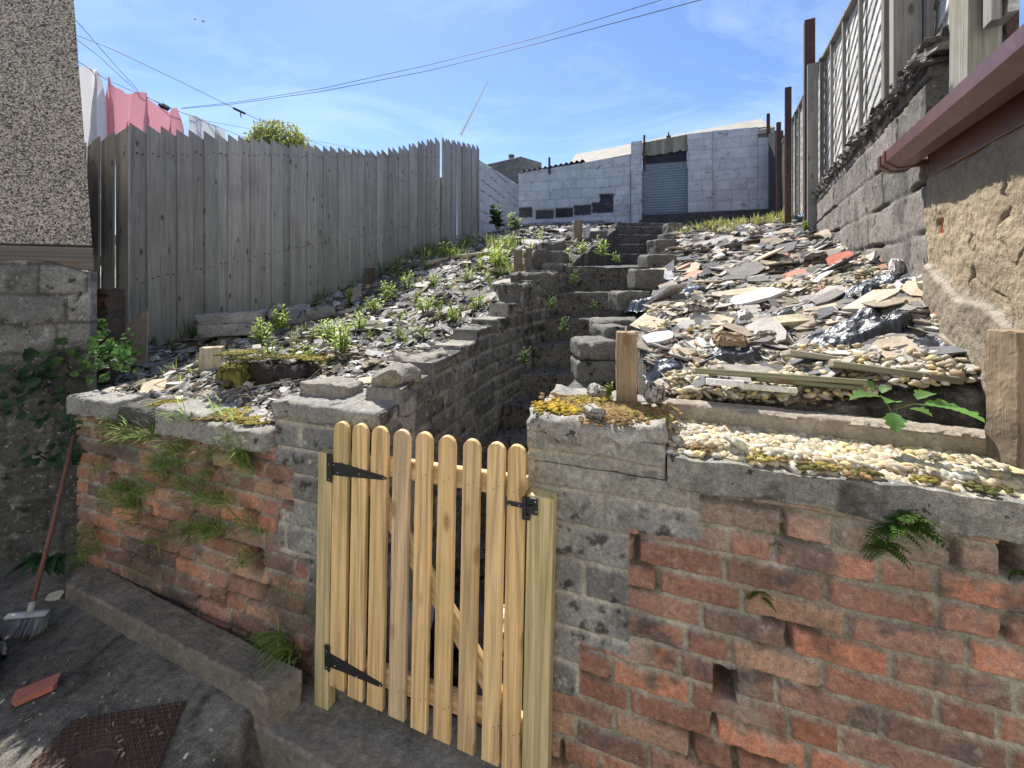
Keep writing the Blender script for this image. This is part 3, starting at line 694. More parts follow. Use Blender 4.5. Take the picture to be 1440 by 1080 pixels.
# ================================================================== LOW CONCRETE WORK IN THE YARD
def slab(name, corners, z0, z1, label, cat, col, seed, mat='concrete', kind=None, amp=0.006, cell=0.016, nn=(140, 26, 14)):
    """block with a four-cornered plan"""
    c = np.array(corners, float)
    V, F = rbox_tpl(nn); V = V.copy()
    a, b = (V[:, 0:1] + 1) / 2, (V[:, 1:2] + 1) / 2
    XY = c[0] * (1 - a) * (1 - b) + c[1] * a * (1 - b) + c[2] * a * b + c[3] * (1 - a) * b
    Z = z0 + (z1 - z0) * (V[:, 2] + 1) / 2
    W = np.column_stack([XY, Z])
    top = V[:, 2] > 0.97
    edge = (np.abs(V[:, 0]) > 0.97) | (np.abs(V[:, 1]) > 0.97)
    n = np.stack([fbm(W[:, 0], W[:, 1], W[:, 2], 12, 4, seed + k) for k in range(3)], 1)
    W += n * amp * (1 + 1.6 * (top & edge))[:, None]; W[:, 2] -= (top & edge) * 0.008
    W += np.stack([fbm(W[:, 0], W[:, 1], W[:, 2], 70, 2, seed + 9 + k) for k in range(3)], 1) * amp * 0.5
    o = place(name, mesh(name, W, F, np.ones((len(W), 3)) * np.array(col), smooth=True), M[mat])
    return tag(o, label, cat, kind=kind)
f0 = W0.at(-2.45, 0, -0.02)[:2]; f1 = W0.at(-0.90, 0, -0.02)[:2]
g1 = P(376, 974, 1.535)[:2]; g0 = P(92, 816, 2.07)[:2]
slab('kerb_slab', [g0, g1, P(424, 943, 1.62)[:2], f0], 0.02, 0.258, 'rough concrete ledge along the foot of the left brick wall', 'ledge', (0.13, 0.115, 0.095), 201)
b0 = W0.at(-0.92, 0, -0.1)[:2]; b1 = W0.at(1.2, 0, -0.1)[:2]
q0 = P(347, 1011, 1.57)[:2]
n = W0.t * 2.2
slab('gate_step', [q0, (q0[0] + n[0], q0[1] + n[1] - 0.10), (b1[0], b1[1]), (b0[0], b0[1])], -0.15, 0.122, 'broad concrete doorstep slab in front of the gate', 'doorstep', (0.15, 0.14, 0.12), 203, nn=(190, 50, 18))
# ================================================================== GATE
gate = thing('picket_gate', 'pale new wooden picket gate with nine round-topped pickets and black iron hinges', 'gate', G0.at(wl_x(600), 0.14))
LEAN = 0.022
def bolt(p, r=0.0035, par=None):
    V, F = rbox((2 * r, 2 * r, 2 * r), r * 0.9, r, 0, 1, 1, 4); par.add(V + p, F, (0.5, 0.5, 0.5))
gs = lambda u, z: u + (z - 0.15) * LEAN
PW = [(467.7, 490.6, 594, 972), (494, 517, 597, 987), (521, 545.5, 601, 1000), (551.5, 576.5, 605.5, 1015), (583, 608, 609, 1032), (615, 641, 614, 1047), (649.6, 676, 619, 1063), (684, 711, 623.5, 1078), (712.6, 740, 627, 1094)]
YW = [(0.74, 0.55, 0.30), (0.76, 0.56, 0.31), (0.70, 0.51, 0.28), (0.66, 0.52, 0.35), (0.76, 0.56, 0.31), (0.71, 0.52, 0.28), (0.66, 0.50, 0.30), (0.76, 0.58, 0.33), (0.73, 0.53, 0.29)]
nG = np.array([G0.n[0], G0.n[1], 0])
for (xa, xb, ya, yb), cc in zip(PW, YW):
    xm = (xa + xb) / 2
    ua, ub = G0.uz(xa, 600)[0], G0.uz(xb, 600)[0]; zt, zb_ = G0.uz(xm, ya)[1], G0.uz(xm, yb)[1]
    uc = (ua + ub) / 2; w = (ub - ua) * 0.90
    dl = (zt - zb_) * LEAN
    mb = MB(); plank(mb, G0.at(uc - dl, zb_, -0.010), G0.at(uc, zt, -0.010), w, 0.020, up=-nG, col=np.array(cc) * np.array([0.98, 0.91, 0.82]), round_top=True, bevel=0.0022)
    pk = mb.build('picket', M['gate'], gate)
    ms = MB()
    for zz in (G0.uz(xm, 650 + (xm - 469) * 0.156)[1], G0.uz(xm, 935 + (xm - 466) * 0.376)[1]):
        for du in (-0.009, 0.009): bolt(G0.at(uc + du, zz + du * .6, 0.0006), 0.0017, ms)
    ms.build('nail_head', M['steel'], pk)
def gplank(name, xa, ya, xb, yb, w, t, d, mat='gate', col=(0.62, 0.45, 0.25)):
    a, b = G0.uz(xa, ya), G0.uz(xb, yb)
    mb = MB(); plank(mb, G0.at(a[0], a[1], d), G0.at(b[0], b[1], d), w, t, up=-nG, col=col)
    return mb.build(name, M[mat], gate)
gplank('rail', 469, 650, 738, 692, 0.066, 0.024, -0.033)
gplank('rail', 466, 935, 735, 1036, 0.07, 0.024, -0.033)
gplank('brace', 488, 640, 722, 1040, 0.066, 0.022, -0.0335)
def post(name, xa, xb, ytop, zbot, d, t, col, label, loc):
    ua, ub = G0.uz(xa, 600)[0], G0.uz(xb, 600)[0]; zt = G0.uz((xa + xb) / 2, ytop)[1]; uc = (ua + ub) / 2
    mb = MB(); plank(mb, G0.at(uc - (zt - zbot) * LEAN, zbot, d), G0.at(uc, zt, d), ub - ua, t, up=-nG, col=col, bevel=0.002)
    o = mb.build(name, M['gate']); return tag(o, label, 'gate post')
post('gate_post', 446.5, 466, 638, 0.115, -0.024, 0.04, (0.56, 0.46, 0.24), 'slim greenish timber post left of the pickets, carrying the hinges', 0)
post('gate_post', 741.5, 778, 699, 0.10, -0.024, 0.048, (0.57, 0.47, 0.25), 'wide greenish timber post right of the pickets, carrying the latch', 0)
def hinge(pts_top, pts_bot, plate, bolts):
    mb = MB(); q = []
    for (x, y) in pts_top + pts_bot[::-1]:
        u, z = G0.uz(x, y); q.append((u, z))
    k = len(q); V = [G0.at(u, z, 0.0035) for u, z in q] + [G0.at(u, z, 0.0005) for u, z in q]
    F = [list(range(k))[::-1], [k + i for i in range(k)]] + [[i, (i + 1) % k, k + (i + 1) % k, k + i] for i in range(k)]
    mb.add(V, F)
    (xa, ya, xb, yb) = plate
    a, b = G0.uz(xa, ya), G0.uz(xb, yb); c = G0.at((a[0] + b[0]) / 2, (a[1] + b[1]) / 2, 0.003)
    V, F = rbox((abs(b[0] - a[0]), 0.005, abs(a[1] - b[1])), 0.001, 0.01, 0, 1, 1, 6); V = V @ rot(0, 0, math.atan2(G0.t[1], G0.t[0])).T
    mb.add(V + c, F)
    tube(mb, [G0.at(b[0] + 0.002, a[1], 0.006), G0.at(b[0] + 0.002, b[1], 0.006)], 0.0045)
    o = mb.build('hinge', M['steel'], gate)
    m2 = MB()
    for (x, y) in bolts: bolt(G0.at(*G0.uz(x, y), 0.0045), 0.0026, m2)
    m2.build('screw', M['zinc'], o, True); return o
hinge([(467, 649.5), (480, 651), (540, 669), (544.5, 672.5)], [(467, 667), (480, 669), (540, 674.5), (544.5, 673)], (460.5, 637, 466.5, 677), [(476, 664), (506, 666), (541, 672), (463.5, 652), (463.5, 673), (470, 653)])
hinge([(464, 918), (480, 927), (533, 958), (538.5, 963)], [(464, 937), (480, 943), (533, 964.5), (538.5, 964.5)], (457.5, 905, 463.5, 942), [(472, 935), (503, 950), (535.5, 962), (460.5, 914), (460.5, 937)])
mb = MB()
def lat(x0, x1, y0, y1, d, t):
    a, b = G0.uz(x0, y0), G0.uz(x1, y1); c = G0.at((a[0] + b[0]) / 2, (a[1] + b[1]) / 2, d)
    V, F = rbox((abs(b[0] - a[0]), t, abs(a[1] - b[1])), 0.0015, 0.006, 0, 1, 1, 8); mb.add(V @ rot(0, 0, math.atan2(G0.t[1], G0.t[0])).T + c, F)
lat(714, 740, 703, 714, 0.004, 0.006); lat(736, 742, 697, 728, 0.009, 0.014); lat(743, 757, 698, 724, 0.004, 0.006); lat(738, 752, 706, 712, 0.017, 0.009); lat(737, 747, 720, 729, 0.010, 0.010)
latch = mb.build('latch', M['steel'], gate)
m2 = MB()
for (x, y) in ((718, 708), (731, 709), (754, 704), (755, 718)): bolt(G0.at(*G0.uz(x, y), 0.008), 0.0026, m2)
m2.build('screw', M['zinc'], latch, True)

# ================================================================== LEFT FENCE
FA = Line(-3.1325, 3.5, -1.2083, 7.25)         # out side (right) faces the bank
lf = thing('feather_edge_fence', 'tall weathered grey picket-top timber fence curving up the left side of the garden', 'fence', (-2.6, 4.5, 1.3))
def fence_cols(r):
    b = np.array([0.40, 0.385, 0.375]) * (0.78 + 0.40 * r.random()); return b * np.array([1.0, 1.0 + 0.03 * r.random(), 1.0])
fr = np.random.default_rng(3)
def board_run(mb, line, us, ztopf, zbotf, w, jit=0.02, slant=0.045, tilt=0.0):
    nb = np.array([line.n[0], line.n[1], 0])
    for i, u in enumerate(us):
        ww = w * (0.93 + 0.14 * fr.random()); lean = (fr.random() - 0.5) * 0.02 + tilt
        zt, zb = ztopf(u) + (fr.random() - 0.5) * jit, zbotf(u)
        d = 0.017 * (i % 2) + (fr.random() - 0.5) * 0.004
        plank(mb, line.at(u - lean, zb, d), line.at(u, zt, d), ww, 0.016, up=-nb, col=(fc := fence_cols(fr)), bevel=0.002, slant=slant, foot=fc * np.array([0.86, 0.87, 0.74]))
mb = MB()
K = [math.hypot(0.4478 * 3.5 * 0.0285 * k, 3.5 * 0.0285 * k) for k in np.arange(0.5, 37.8, 1)]
zt_ = lambda u: np.interp(3.5 + u * 3.75 / FA.L, [3.5, 4.1, 5.46, 6.03, 6.6, 7.25], [2.99, 3.11, 3.37, 3.51, 3.78, 4.10]); zb_ = lambda u: float(zL(*FA.at(u, 0)[:2]) - 0.12)
board_run(mb, FA, K, zt_, zb_, 0.122, slant=-0.06)
mb.build('board_run', M['fence'], lf)
mb = MB()
for u in K:
    Yf = 3.5 + u * 3.75 / FA.L
    for hz in (0.45, 1.5):
        for du in (-0.02, 0.02): box(mb, FA.at(u + du, 1.25 + hz + u * 0.24 + fr.normal() * 0.01, 0.024), (0.009, 0.009, 0.009), None, (0.02,) * 3)
nl = mb.build('nail_heads', M['steel'], lf); nl['kind'] = 'stuff'
FB = Line(-1.200, 7.27, -0.69, 8.8)
mb = MB(); plank(mb, (-1.25, 7.36, 2.0), (-1.25, 7.36, 3.45), 0.14, 0.02, up=(0.5, -1, 0), col=(0.3, 0.27, 0.24)); us = np.arange(0.08, FB.L, 0.112)
board_run(mb, FB, us, lambda u: np.interp(u, [0, FB.L], [4.10, 4.42]), lambda u: 2.05, 0.122, slant=-0.06)
mb.build('board_run', M['fence'], lf)
FC = Line(-3.95, 3.86, -3.14, 3.49)
mb = MB(); us = np.arange(0.06, FC.L, 0.118)
board_run(mb, FC, us, lambda u: np.interp(u, [0, FC.L], [2.90, 2.97]), lambda u: 0.9, 0.120, slant=0.03)
mb.build('board_run', M['fence'], lf)
mb = MB()
for z in (0.35, 1.45):   # rails behind the boards
    plank(mb, FA.at(0, 1.25 + z, -0.035), FA.at(FA.L, 2.2 + z, -0.035), 0.075, 0.035, up=-np.array([*FA.n, 0]), col=(0.2, 0.17, 0.14))
mb.build('rail', M['fence'], lf)

# ================================================================== WHITE SIDE WALL AND WHITE BUILDING AT THE TOP
WS = Line(-0.705, 9.02, 0.21, 13.2)
ws = thing('white_block_wall', 'white painted concrete block wall between the end of the picket fence and the building', 'wall', (-0.25, 11, 2.4))
def fnWS(u, z):
    idm, q, rr, fv = bond(u, z, 0.225, (0.45,), 0.012, 55, wob=0.01)
    face = sstep(-0.003, 0.012, q + fbm(u, z, 0, 20, 2, 5) * 0.006)
    c = np.ones(u.shape + (3,)) * np.array([0.56, 0.57, 0.57]); open_ = sstep(0.0, 0.3, fbm(u * 0.5, z, 0, 3, 2, 8) + 0.15)
    bed = np.minimum(fv, 1 - fv) * 0.225 < 0.02
    c = mixc(c, (0.07, 0.07, 0.07), (1 - face) * np.where(bed, open_, 0.2))
    return fbm(u, z, 0, 6, 3, 2) * 0.012 - (1 - face) * 0.018, c
relief(WS, 0, WS.L, 2.0, 4.2, 0.025, fnWS, 'blockwork', M['white_wall'], ws, ztop=lambda u: np.interp(u, [0, WS.L], [4.21, 4.56]), depth=0.2)

BA = Line(*(P(729, 300, 14.0)[:2]), *(P(1085, 300, 11.9)[:2]))
bld = thing('white_building', 'white painted flat-fronted block garage with a grey roller shutter at the top of the garden', 'building', BA.at(BA.L / 2, 3.0))
def buz(x, y): return BA.uz(x, y)
def brect(x0, x1, y0, y1):
    xm = (x0 + x1) / 2; return buz(x0, 300)[0], buz(x1, 300)[0], buz(xm, y1)[1], buz(xm, y0)[1]
scr = [brect(780.5, 806, 292, 306), brect(806.5, 832, 288, 303), brect(832, 863, 284, 300), brect(843, 863, 272, 286), brect(753, 779, 295, 308), brect(729, 749, 291, 306), brect(864, 882, 313, 321)]
def fnB(seed, exposed=()):
    def g(u, z):
        idm, q, rr, fv = bond(u, z, 0.3, (0.62, 0.42), 0.014, seed, wob=0.012)
        face = sstep(-0.004, 0.02, q + fbm(u, z, 0, 12, 2, seed) * 0.01)
        d = fbm(u, z, 0, 3, 4, seed) * 0.02 + fbm(u, z, 0, 18, 3, seed + 1) * 0.010 - (1 - face) * 0.014
        c = np.ones(u.shape + (3,)) * np.array([0.53, 0.535, 0.53]) * (0.93 + 0.14 * rr[..., 1])[..., None]
        c = mixc(c, (0.30, 0.29, 0.27), (1 - face) * 0.55)
        c = mixc(c, (0.33, 0.33, 0.32), sstep(0.1, 0.5, fbm(u, z, 0, 1.6, 4, seed + 4)) * 0.5)
        c = mixc(c, (0.16, 0.15, 0.14), sstep(0.30, 0.42, fbm(u * 0.7, z * 1.5, 0, 7, 4, seed + 6)) * 0.6)
        for k, (a, b, e, f) in enumerate(exposed):
            s = sstep(-0.01, 0.02, np.minimum(np.minimum(u - a, b - u), np.minimum(z - e, f - z)) + fbm(u, z, 0, 12, 2, seed) * 0.02)
            c = mixc(c, np.array([0.055, 0.053, 0.052]) * (0.7 + 0.7 * ((k * 37) % 10) / 10), s); d = d - s * 0.02
        return d, c
    return g
def bsec(name, x0, x1, yt0, yt1, yb, d, exposed=(), seed=1, mat='white_wall', fn=None):
    u0, u1 = buz(x0, 300)[0], buz(x1, 300)[0]; zt0, zt1 = buz(x0, yt0)[1], buz(x1, yt1)[1]; zb = buz((x0 + x1) / 2, yb)[1]
    L = BA.off(d)
    return relief(L, u0, u1, zb, max(zt0, zt1), 0.028, fn or fnB(seed, exposed), name, M[mat], bld, ztop=lambda u: np.interp(u, [u0, u1], [zt0, zt1]), depth=0.2)
bsec('wall', 729, 887, 243.5, 218, 330, 0, scr, 61)
bsec('pilaster', 887.4, 903, 200.5, 199, 321, 0.10, (), 62)
bsec('pilaster', 967, 1001, 190, 186, 305, 0.10, (), 63)
bsec('wall', 1001.4, 1066, 184, 178.5, 303, 0, (), 64)
bsec('wall', 1066.2, 1084, 194, 192.5, 300, 0.002, (), 65)
def fnDark(u, z):
    return fbm(u, z, 0, 4, 4, 7) * 0.04, np.ones(u.shape + (3,)) * np.array([0.06, 0.058, 0.056]) * (1 + 0.6 * fbm(u, z, 0, 6, 3, 8))[..., None]
bsec('footing', 903, 1095, 303, 294, 332, 0.16, (), 66, 'block', fnDark)
bsec('threshold', 899, 966, 311, 307, 330, 0.26, (), 67, 'block', fnDark)
bsec('footing', 731, 903, 324, 317, 345, 0.18, (), 68, 'block', fnDark)
bsec('ledge', 744, 850, 315, 311, 326, 0.20, (), 69, 'block', lambda u, z: (fbm(u, z, 0, 5, 3, 1) * 0.01, np.ones(u.shape + (3,)) * np.array([0.20, 0.205, 0.21])))
# roller shutter: corrugated slats set back in the opening
u0, u1 = buz(903.4, 300)[0], buz(966.6, 300)[0]; zt, zb = buz(935, 226)[1], buz(935, 313)[1]
n = 24 * 8; zz = np.linspace(zb, zt, n); pit = (zt - zb) / 24
prof = np.abs(np.sin(np.pi * (zz - zb) / pit)) ** 0.6 * 0.05
uu, _ = np.meshgrid([u0, u1], zz, indexing='ij')
V = BA.at(uu, np.stack([zz, zz]), np.stack([prof, prof]) - 0.10)
sh = place('roller_shutter', mesh('roller_shutter', V.reshape(-1, 3), grid_faces(2, n)), M['shutter'], bld)
mb = MB(); box(mb, BA.at((u0 + u1) / 2, zt + 0.20, -0.20), (u1 - u0 - .01, 0.3, 0.50), rot(0, 0, math.atan2(BA.t[1], BA.t[0])), (0.03, 0.03, 0.04)); mb.build('recess_shade_fill', M['tile'], bld)  # dark-coloured box, its colour stands in for shade in the recess above the shutter
za, zb2 = buz(903, 202)[1], buz(903, 217)[1]; zc, zd = buz(967, 190)[1], buz(967, 207)[1]
# battered timber soffit over the shutter
mb = MB(); ru = math.atan2(BA.t[1], BA.t[0])
for i in range(16):
    a, b = u0 + (u1 - u0) * i / 16, u0 + (u1 - u0) * (i + 1) / 16
    t = (i + .5) / 16; top = za + (zc - za) * t; bot = zb2 + (zd - zb2) * t - 0.10 + 0.05 * fr.random()
    plank(mb, BA.at((a + b) / 2, bot, 0.01 + 0.012 * (i % 2)), BA.at((a + b) / 2, top + 0.02, 0.01 + 0.012 * (i % 2)), b - a + 0.006, 0.02, up=-np.array([*BA.n, 0]), col=np.array([0.30, 0.27, 0.21]) * (0.8 + .4 * fr.random()))
mb.build('soffit', M['timber'], bld)
# roof: sloping panels rising to a low ridge behind the front wall
def roofq(name, pts, back, rise, mat, th=0.05, d0=0.08):
    """front edge through pixel points, going back and up; a real slab"""
    uz = [buz(x, y) for x, y in pts]; k = len(uz)
    A = [BA.at(u, z, d0) for u, z in uz]; B = [BA.at(u, z + rise, d0 - back) for u, z in uz]
    V = A + B + [p - np.array([0, 0, th]) for p in A] + [p - np.array([0, 0, th]) for p in B]; F = []
    for i in range(k - 1):
        F += [[i, i + 1, k + i + 1, k + i], [2 * k + i, 3 * k + i, 3 * k + i + 1, 2 * k + i + 1], [i, 2 * k + i, 2 * k + i + 1, i + 1], [k + i, k + i + 1, 3 * k + i + 1, 3 * k + i]]
    F += [[0, k, 3 * k, 2 * k], [k - 1, 3 * k - 1, 4 * k - 1, 2 * k - 1]]
    mb = MB(); mb.add(V, F, (0.36, 0.33, 0.27)); return mb.build(name, M[mat], bld)
roofq('roof', [(800, 232.5), (896, 214.5), (992, 196.5), (1090, 178)], 1.5, 0.76, 'roofing', 0.12, -0.02)
# verge board at the right-hand end and thin dark edge strip on the ridge
roofq('ridge_strip', [(812, 223), (905, 204.5), (1000, 185), (1084, 167.5)], 0.25, 0.02, 'tile', 0.05, -1.50)
# dark corrugated sheet roof at the left
ua, ub = buz(731, 240)[0], buz(822, 240)[0]; nn = 90
us = np.linspace(ua, ub, nn); tt = np.linspace(0, 1, 10); U, T = np.meshgrid(us, tt, indexing='ij')
zf = np.interp(us, [ua, ub], [buz(731, 242)[1], buz(822, 225)[1]])[:, None] + T * 0.30 + 0.035 * np.sin(U * 2 * math.pi / 0.17)
place('corrugated_roof', mesh('corrugated_roof', np.concatenate([BA.at(U, zf, 0.02 - T * 1.6).reshape(-1, 3), BA.at(U, zf - 0.02, 0.02 - T * 1.6).reshape(-1, 3)]), np.concatenate([grid_faces(nn, 10), grid_faces(nn, 10, True) + nn * 10]), (0.085, 0.075, 0.07)), M['tile'], bld)
def pole(x, y0, y1, d, r, col, label, name='metal_pole'):
    u, z1 = buz(x, y0); z0 = buz(x, y1)[1]; mb = MB()
    tube(mb, [BA.at(u, z0 - 0.05, d), BA.at(u, z1, d)], r, 8, col); o = mb.build(name, M['rust'], bld)
    return o
pole(773, 222, 243, 0.05, 0.035, (0.03,) * 3, ''); pole(906, 192, 240, 0.14, 0.03, (0.1,) * 3, ''); pole(1078, 163, 192, 0.16, 0.045, (0.2,) * 3, '')
mb = MB(); u, z = buz(943, 192); tube(mb, [BA.at(u, z - 0.3, -0.9), BA.at(u, z + .10, -0.9), BA.at(u, z + 0.11, -0.9), BA.at(u, z + 0.3, -0.9), BA.at(u, z + 0.32, -0.9), BA.at(u, z + 0.42, -0.9)], [.03, .03, .08, .07, .03, .015], 8, (0.05,) * 3)
mb.build('roof_vent', M['rust'], bld)
mb = MB(); box(mb, BA.at(buz(1075, 185)[0], buz(1075, 186)[1], -0.25), (0.42, 0.3, 0.36), rot(0, 0, ru), (0.30, 0.25, 0.16)); mb.build('gable_board', M['timber'], bld)
# back and sides so that the building is closed
mb = MB(); zc = buz(900, 222)[1] ; box(mb, BA.at(BA.L / 2, 3.4, -2.2), (BA.L - 0.1, 3.8, 3.2), rot(0, 0, ru), (0.4, 0.4, 0.4)); mb.build('rear_walls', M['white_wall'], bld)

# stone gable beyond
gb = thing('gable_end', 'grey block gable end with a small chimney pot seen over the white side wall', 'building', (-0.35, 17, 3))
GL = Line(*P(672, 240, 17.0)[:2], *P(731.5, 240, 15.4)[:2])
def fnG(u, z):
    idm, q, rr, fv = bond(u, z, 0.225, (0.45, 0.3), 0.015, 77); face = sstep(-0.003, 0.012, q)
    return -(1 - face) * 0.01, np.ones(u.shape + (3,)) * np.array([0.20, 0.185, 0.16]) * (0.8 + 0.3 * rr[..., 1] * face)[..., None]
relief(GL, 0, GL.L, 2.5, 6.1, 0.03, fnG, 'wall', M['stone'], gb, ztop=lambda u: np.interp(u, [0, GL.L], [GL.uz(688, 230)[1], GL.uz(731, 220)[1]]), depth=1.2)
mb = MB(); q = GL.at(GL.uz(714, 220)[0], GL.uz(714, 224)[1], -0.2); tube(mb, [q - (0, 0, .2), q + (0, 0, 0.12), q + (0, 0, 0.14), q + (0, 0, 0.2)], [0.10, 0.09, 0.12, 0.11], 12, (0.2, 0.15, 0.12)); mb.build('chimney_pot', M['stone'], gb)

# ================================================================== RIGHT-HAND BLOCK WALL AND PANEL FENCE
def rw(Y, off=0.0): return np.array([RWx(Y) + off, Y])
RW = Line(*rw(13.0), *rw(1.72))                # outward side faces the garden (left)
assert RW.n[0] < 0
def ru_(Y): return (13.0 - Y) * RW.L / (13.0 - 1.72)
rwall = thing('boundary_wall', 'tall blackened grey block wall under the panel fence on the right boundary', 'wall', (*rw(3.0), 1.5))
def fnRW(u, z):
    idm, q, rr, fv = bond(u, z, 0.205, (0.62, 0.46), 0.012, 91, wob=0.01, dv=0.08)
    face = sstep(-0.003, 0.010, q + fbm(u, z, 0, 20, 2, 5) * 0.006)
    d = fbm(u, z, 0, 6, 4, 6) * 0.012 + fbm(u, z, 0, 40, 3, 7) * 0.006 + rr[..., 3] * 0.008
    smear = sstep(-0.1, 0.2, fbm(u, z, 0, 1.6, 3, 9))
    c = np.array([0.165, 0.15, 0.13]) * (0.75 + 0.5 * rr[..., 1])[..., None] * np.ones(u.shape + (1,))
    c = mixc(c, (0.19, 0.165, 0.13), sstep(0.0, 0.5, fbm(u, z, 0, 3, 4, 10)) * 0.7)
    c = mixc(c, (0.05, 0.047, 0.044), sstep(0.1, 0.5, fbm(u * 3, z * 0.8, 0, 3, 4, 12)) * 0.6)
    c = mixc(c, (0.03, 0.028, 0.025), (1 - face) * smear); d = d - (1 - face) * (0.006 + 0.03 * smear)
    return d, c
relief(RW, ru_(6.2), RW.L, 1.3, 2.62, 0.011, fnRW, 'blockwork', M['block'], rwall, ztop=lambda u: np.interp(u, [ru_(6.2), ru_(4.9), RW.L], [2.50, 2.62, 2.63]), zbot=lambda u: np.interp(u, [ru_(6.2), ru_(4.5), RW.L], [2.1, 1.8, 1.2]), depth=0.22)
# ragged capping of bedded slates
mb = MB()
for k in range(700):
    Y = 1.72 + 3.2 * fr.random(); lay = fr.random()
    V, F = rbox((0.09 + 0.07 * fr.random(), 0.16, 0.016 + 0.014 * fr.random()), 0.005, 0.05, 0.006, 20, k * 0.37, 3)
    V = V @ rot(fr.normal() * 0.2, fr.normal() * 0.2, math.atan2(RW.t[1], RW.t[0]) + fr.normal() * 0.3).T
    c = RW.at(ru_(Y), 2.62 + lay * 0.05, -0.08 + 0.03 * fr.random()); mb.add(V + c, F, np.array([0.11, 0.10, 0.09]) * (0.4 + 1.1 * fr.random()))
mb.build('capping', M['rubble'], rwall)
# stub of wall standing proud at the near end of the capping
V, F = rbox((0.15, 0.30, 0.42), 0.02, 0.03, 0.012, 8, 5, 20, 0.004); V = V @ rot(0, 0, rad(-29)).T
place('end_stone', mesh('end_stone', V + np.array([*rw(1.80, 0.13), 2.54]), F, (0.075, 0.068, 0.06), smooth=True), M['block'], rwall)

pf = thing('panel_fence', 'grey timber fence panels with slanted slats between brown steel posts on the right boundary', 'fence', (*rw(5, 0.1), 2.6))
FL = RW.off(-0.10)
PAN = [(2.0, 4.83, 2.66, 2.66, 3.62, 4.16), (4.88, 7.68, 2.52, 2.85, 4.20, 4.66), (7.75, 10.4, 2.85, 3.2, 4.68, 5.12), (10.45, 12.9, 3.2, 3.6, 5.1, 5.5), (1.42, 1.97, 2.60, 2.60, 3.9, 4.0)]
for k, (Ya, Yb, ba, bb, ta, tb) in enumerate(PAN):
    ua, ub = ru_(Yb), ru_(Ya)
    pitch = 0.105
    def fnP(u, z, k=k):
        s = (z - (u - 3) * 0.36 + 4 + 0.004 * np.sin(z * 40)) / (pitch * 1.18); i = np.floor(s); f = s - i
        i = i.astype(int); rr = np.random.default_rng(300 + k).random((400, 3))[i % 400]
        edge = (rr[..., 2] - .5) * 0.5
        f = np.clip(f + fbm(u, z, 0, 6, 2, 5 + k) * 0.03, 0, 1)
        d = (1 - f) * 0.009 + 0.004 * fbm(u, z, 0, 14, 2, 3)
        grain = fbm(u * 0.4 + z, (z - u * 0.36) * 14, 0, 6, 3, k)
        c = np.array([0.52, 0.505, 0.47]) * (0.75 + 0.45 * rr[..., 0] + 0.25 * grain)[..., None]
        c = mixc(c, (0.08, 0.075, 0.07), sstep(0.94, 0.99, f) * 0.8)
        return d, c
    # u grows towards the camera on this line, ends: near = ub
    o = relief(FL, ua, ub, min(ba, bb), max(ta, tb), 0.009 if k in (0, 4) else 0.016, fnP, 'fence_panel', M['timber' if 0 else 'stone'], pf, ztop=lambda u: np.interp(u, [ua, ub], [tb, ta]), zbot=lambda u: np.interp(u, [ua, ub], [bb, ba]), depth=0.02)
    mb = MB()
    for t in (np.linspace(0, 1, 6) if k != 4 else (0, 0.5, 1)):
        u = ua + 0.02 + (ub - ua - 0.04) * t
        plank(mb, FL.at(u, np.interp(u, [ua, ub], [bb, ba]) - 0.02, 0.034), FL.at(u, np.interp(u, [ua, ub], [tb, ta]), 0.034), 0.045 if 0 < t < 1 else 0.06, 0.024, up=-np.array([*FL.n, 0]), col=np.array([0.30, 0.28, 0.25]) * (0.8 + .4 * fr.random()))
    plank(mb, FL.at(ua, tb + 0.015, 0.02), FL.at(ub, ta + 0.015, 0.02), 0.03, 0.07, up=-np.array([*FL.n, 0]), col=(0.27, 0.25, 0.22))
    mb.build('batten', M['fence'], o)
def fpost(Y, z0, z1, w, off, mat, col, nm='post'):
    q = RW.at(ru_(Y), 0, off); mb = MB()
    plank(mb, (q[0], q[1], z0), (q[0], q[1], z1), w, 0.10, up=-np.array([*RW.n, 0]), col=col); mb.build(nm, M[mat], pf)
fpost(4.86, 1.9, 4.66, 0.13, 0.05, 'rust', (0, 0, 0)); fpost(7.71, 2.4, 5.15, 0.14, 0.05, 'rust', (0, 0, 0)); fpost(10.42, 3.0, 5.5, 0.12, 0.05, 'rust', (0, 0, 0))
fpost(1.99, 2.62, 4.3, 0.075, 0.0, 'fence', (0.34, 0.32, 0.28)); fpost(2.08, 2.62, 4.3, 0.05, 0.01, 'fence', (0.25, 0.23, 0.2))
fpost(4.76, 2.0, 4.12, 0.06, 0.03, 'fence', (0.3, 0.28, 0.25))
mb = MB(); box(mb, P(1091, 246, 11.5), (0.22, 0.3, 2.3), None, (0.08, 0.08, 0.085)); mb.build('end_board', M['timber'], pf)
fpost(12.4, 3.0, 5.4, 0.5, 0.0, 'tile', (0.10, 0.10, 0.11), 'end_board')
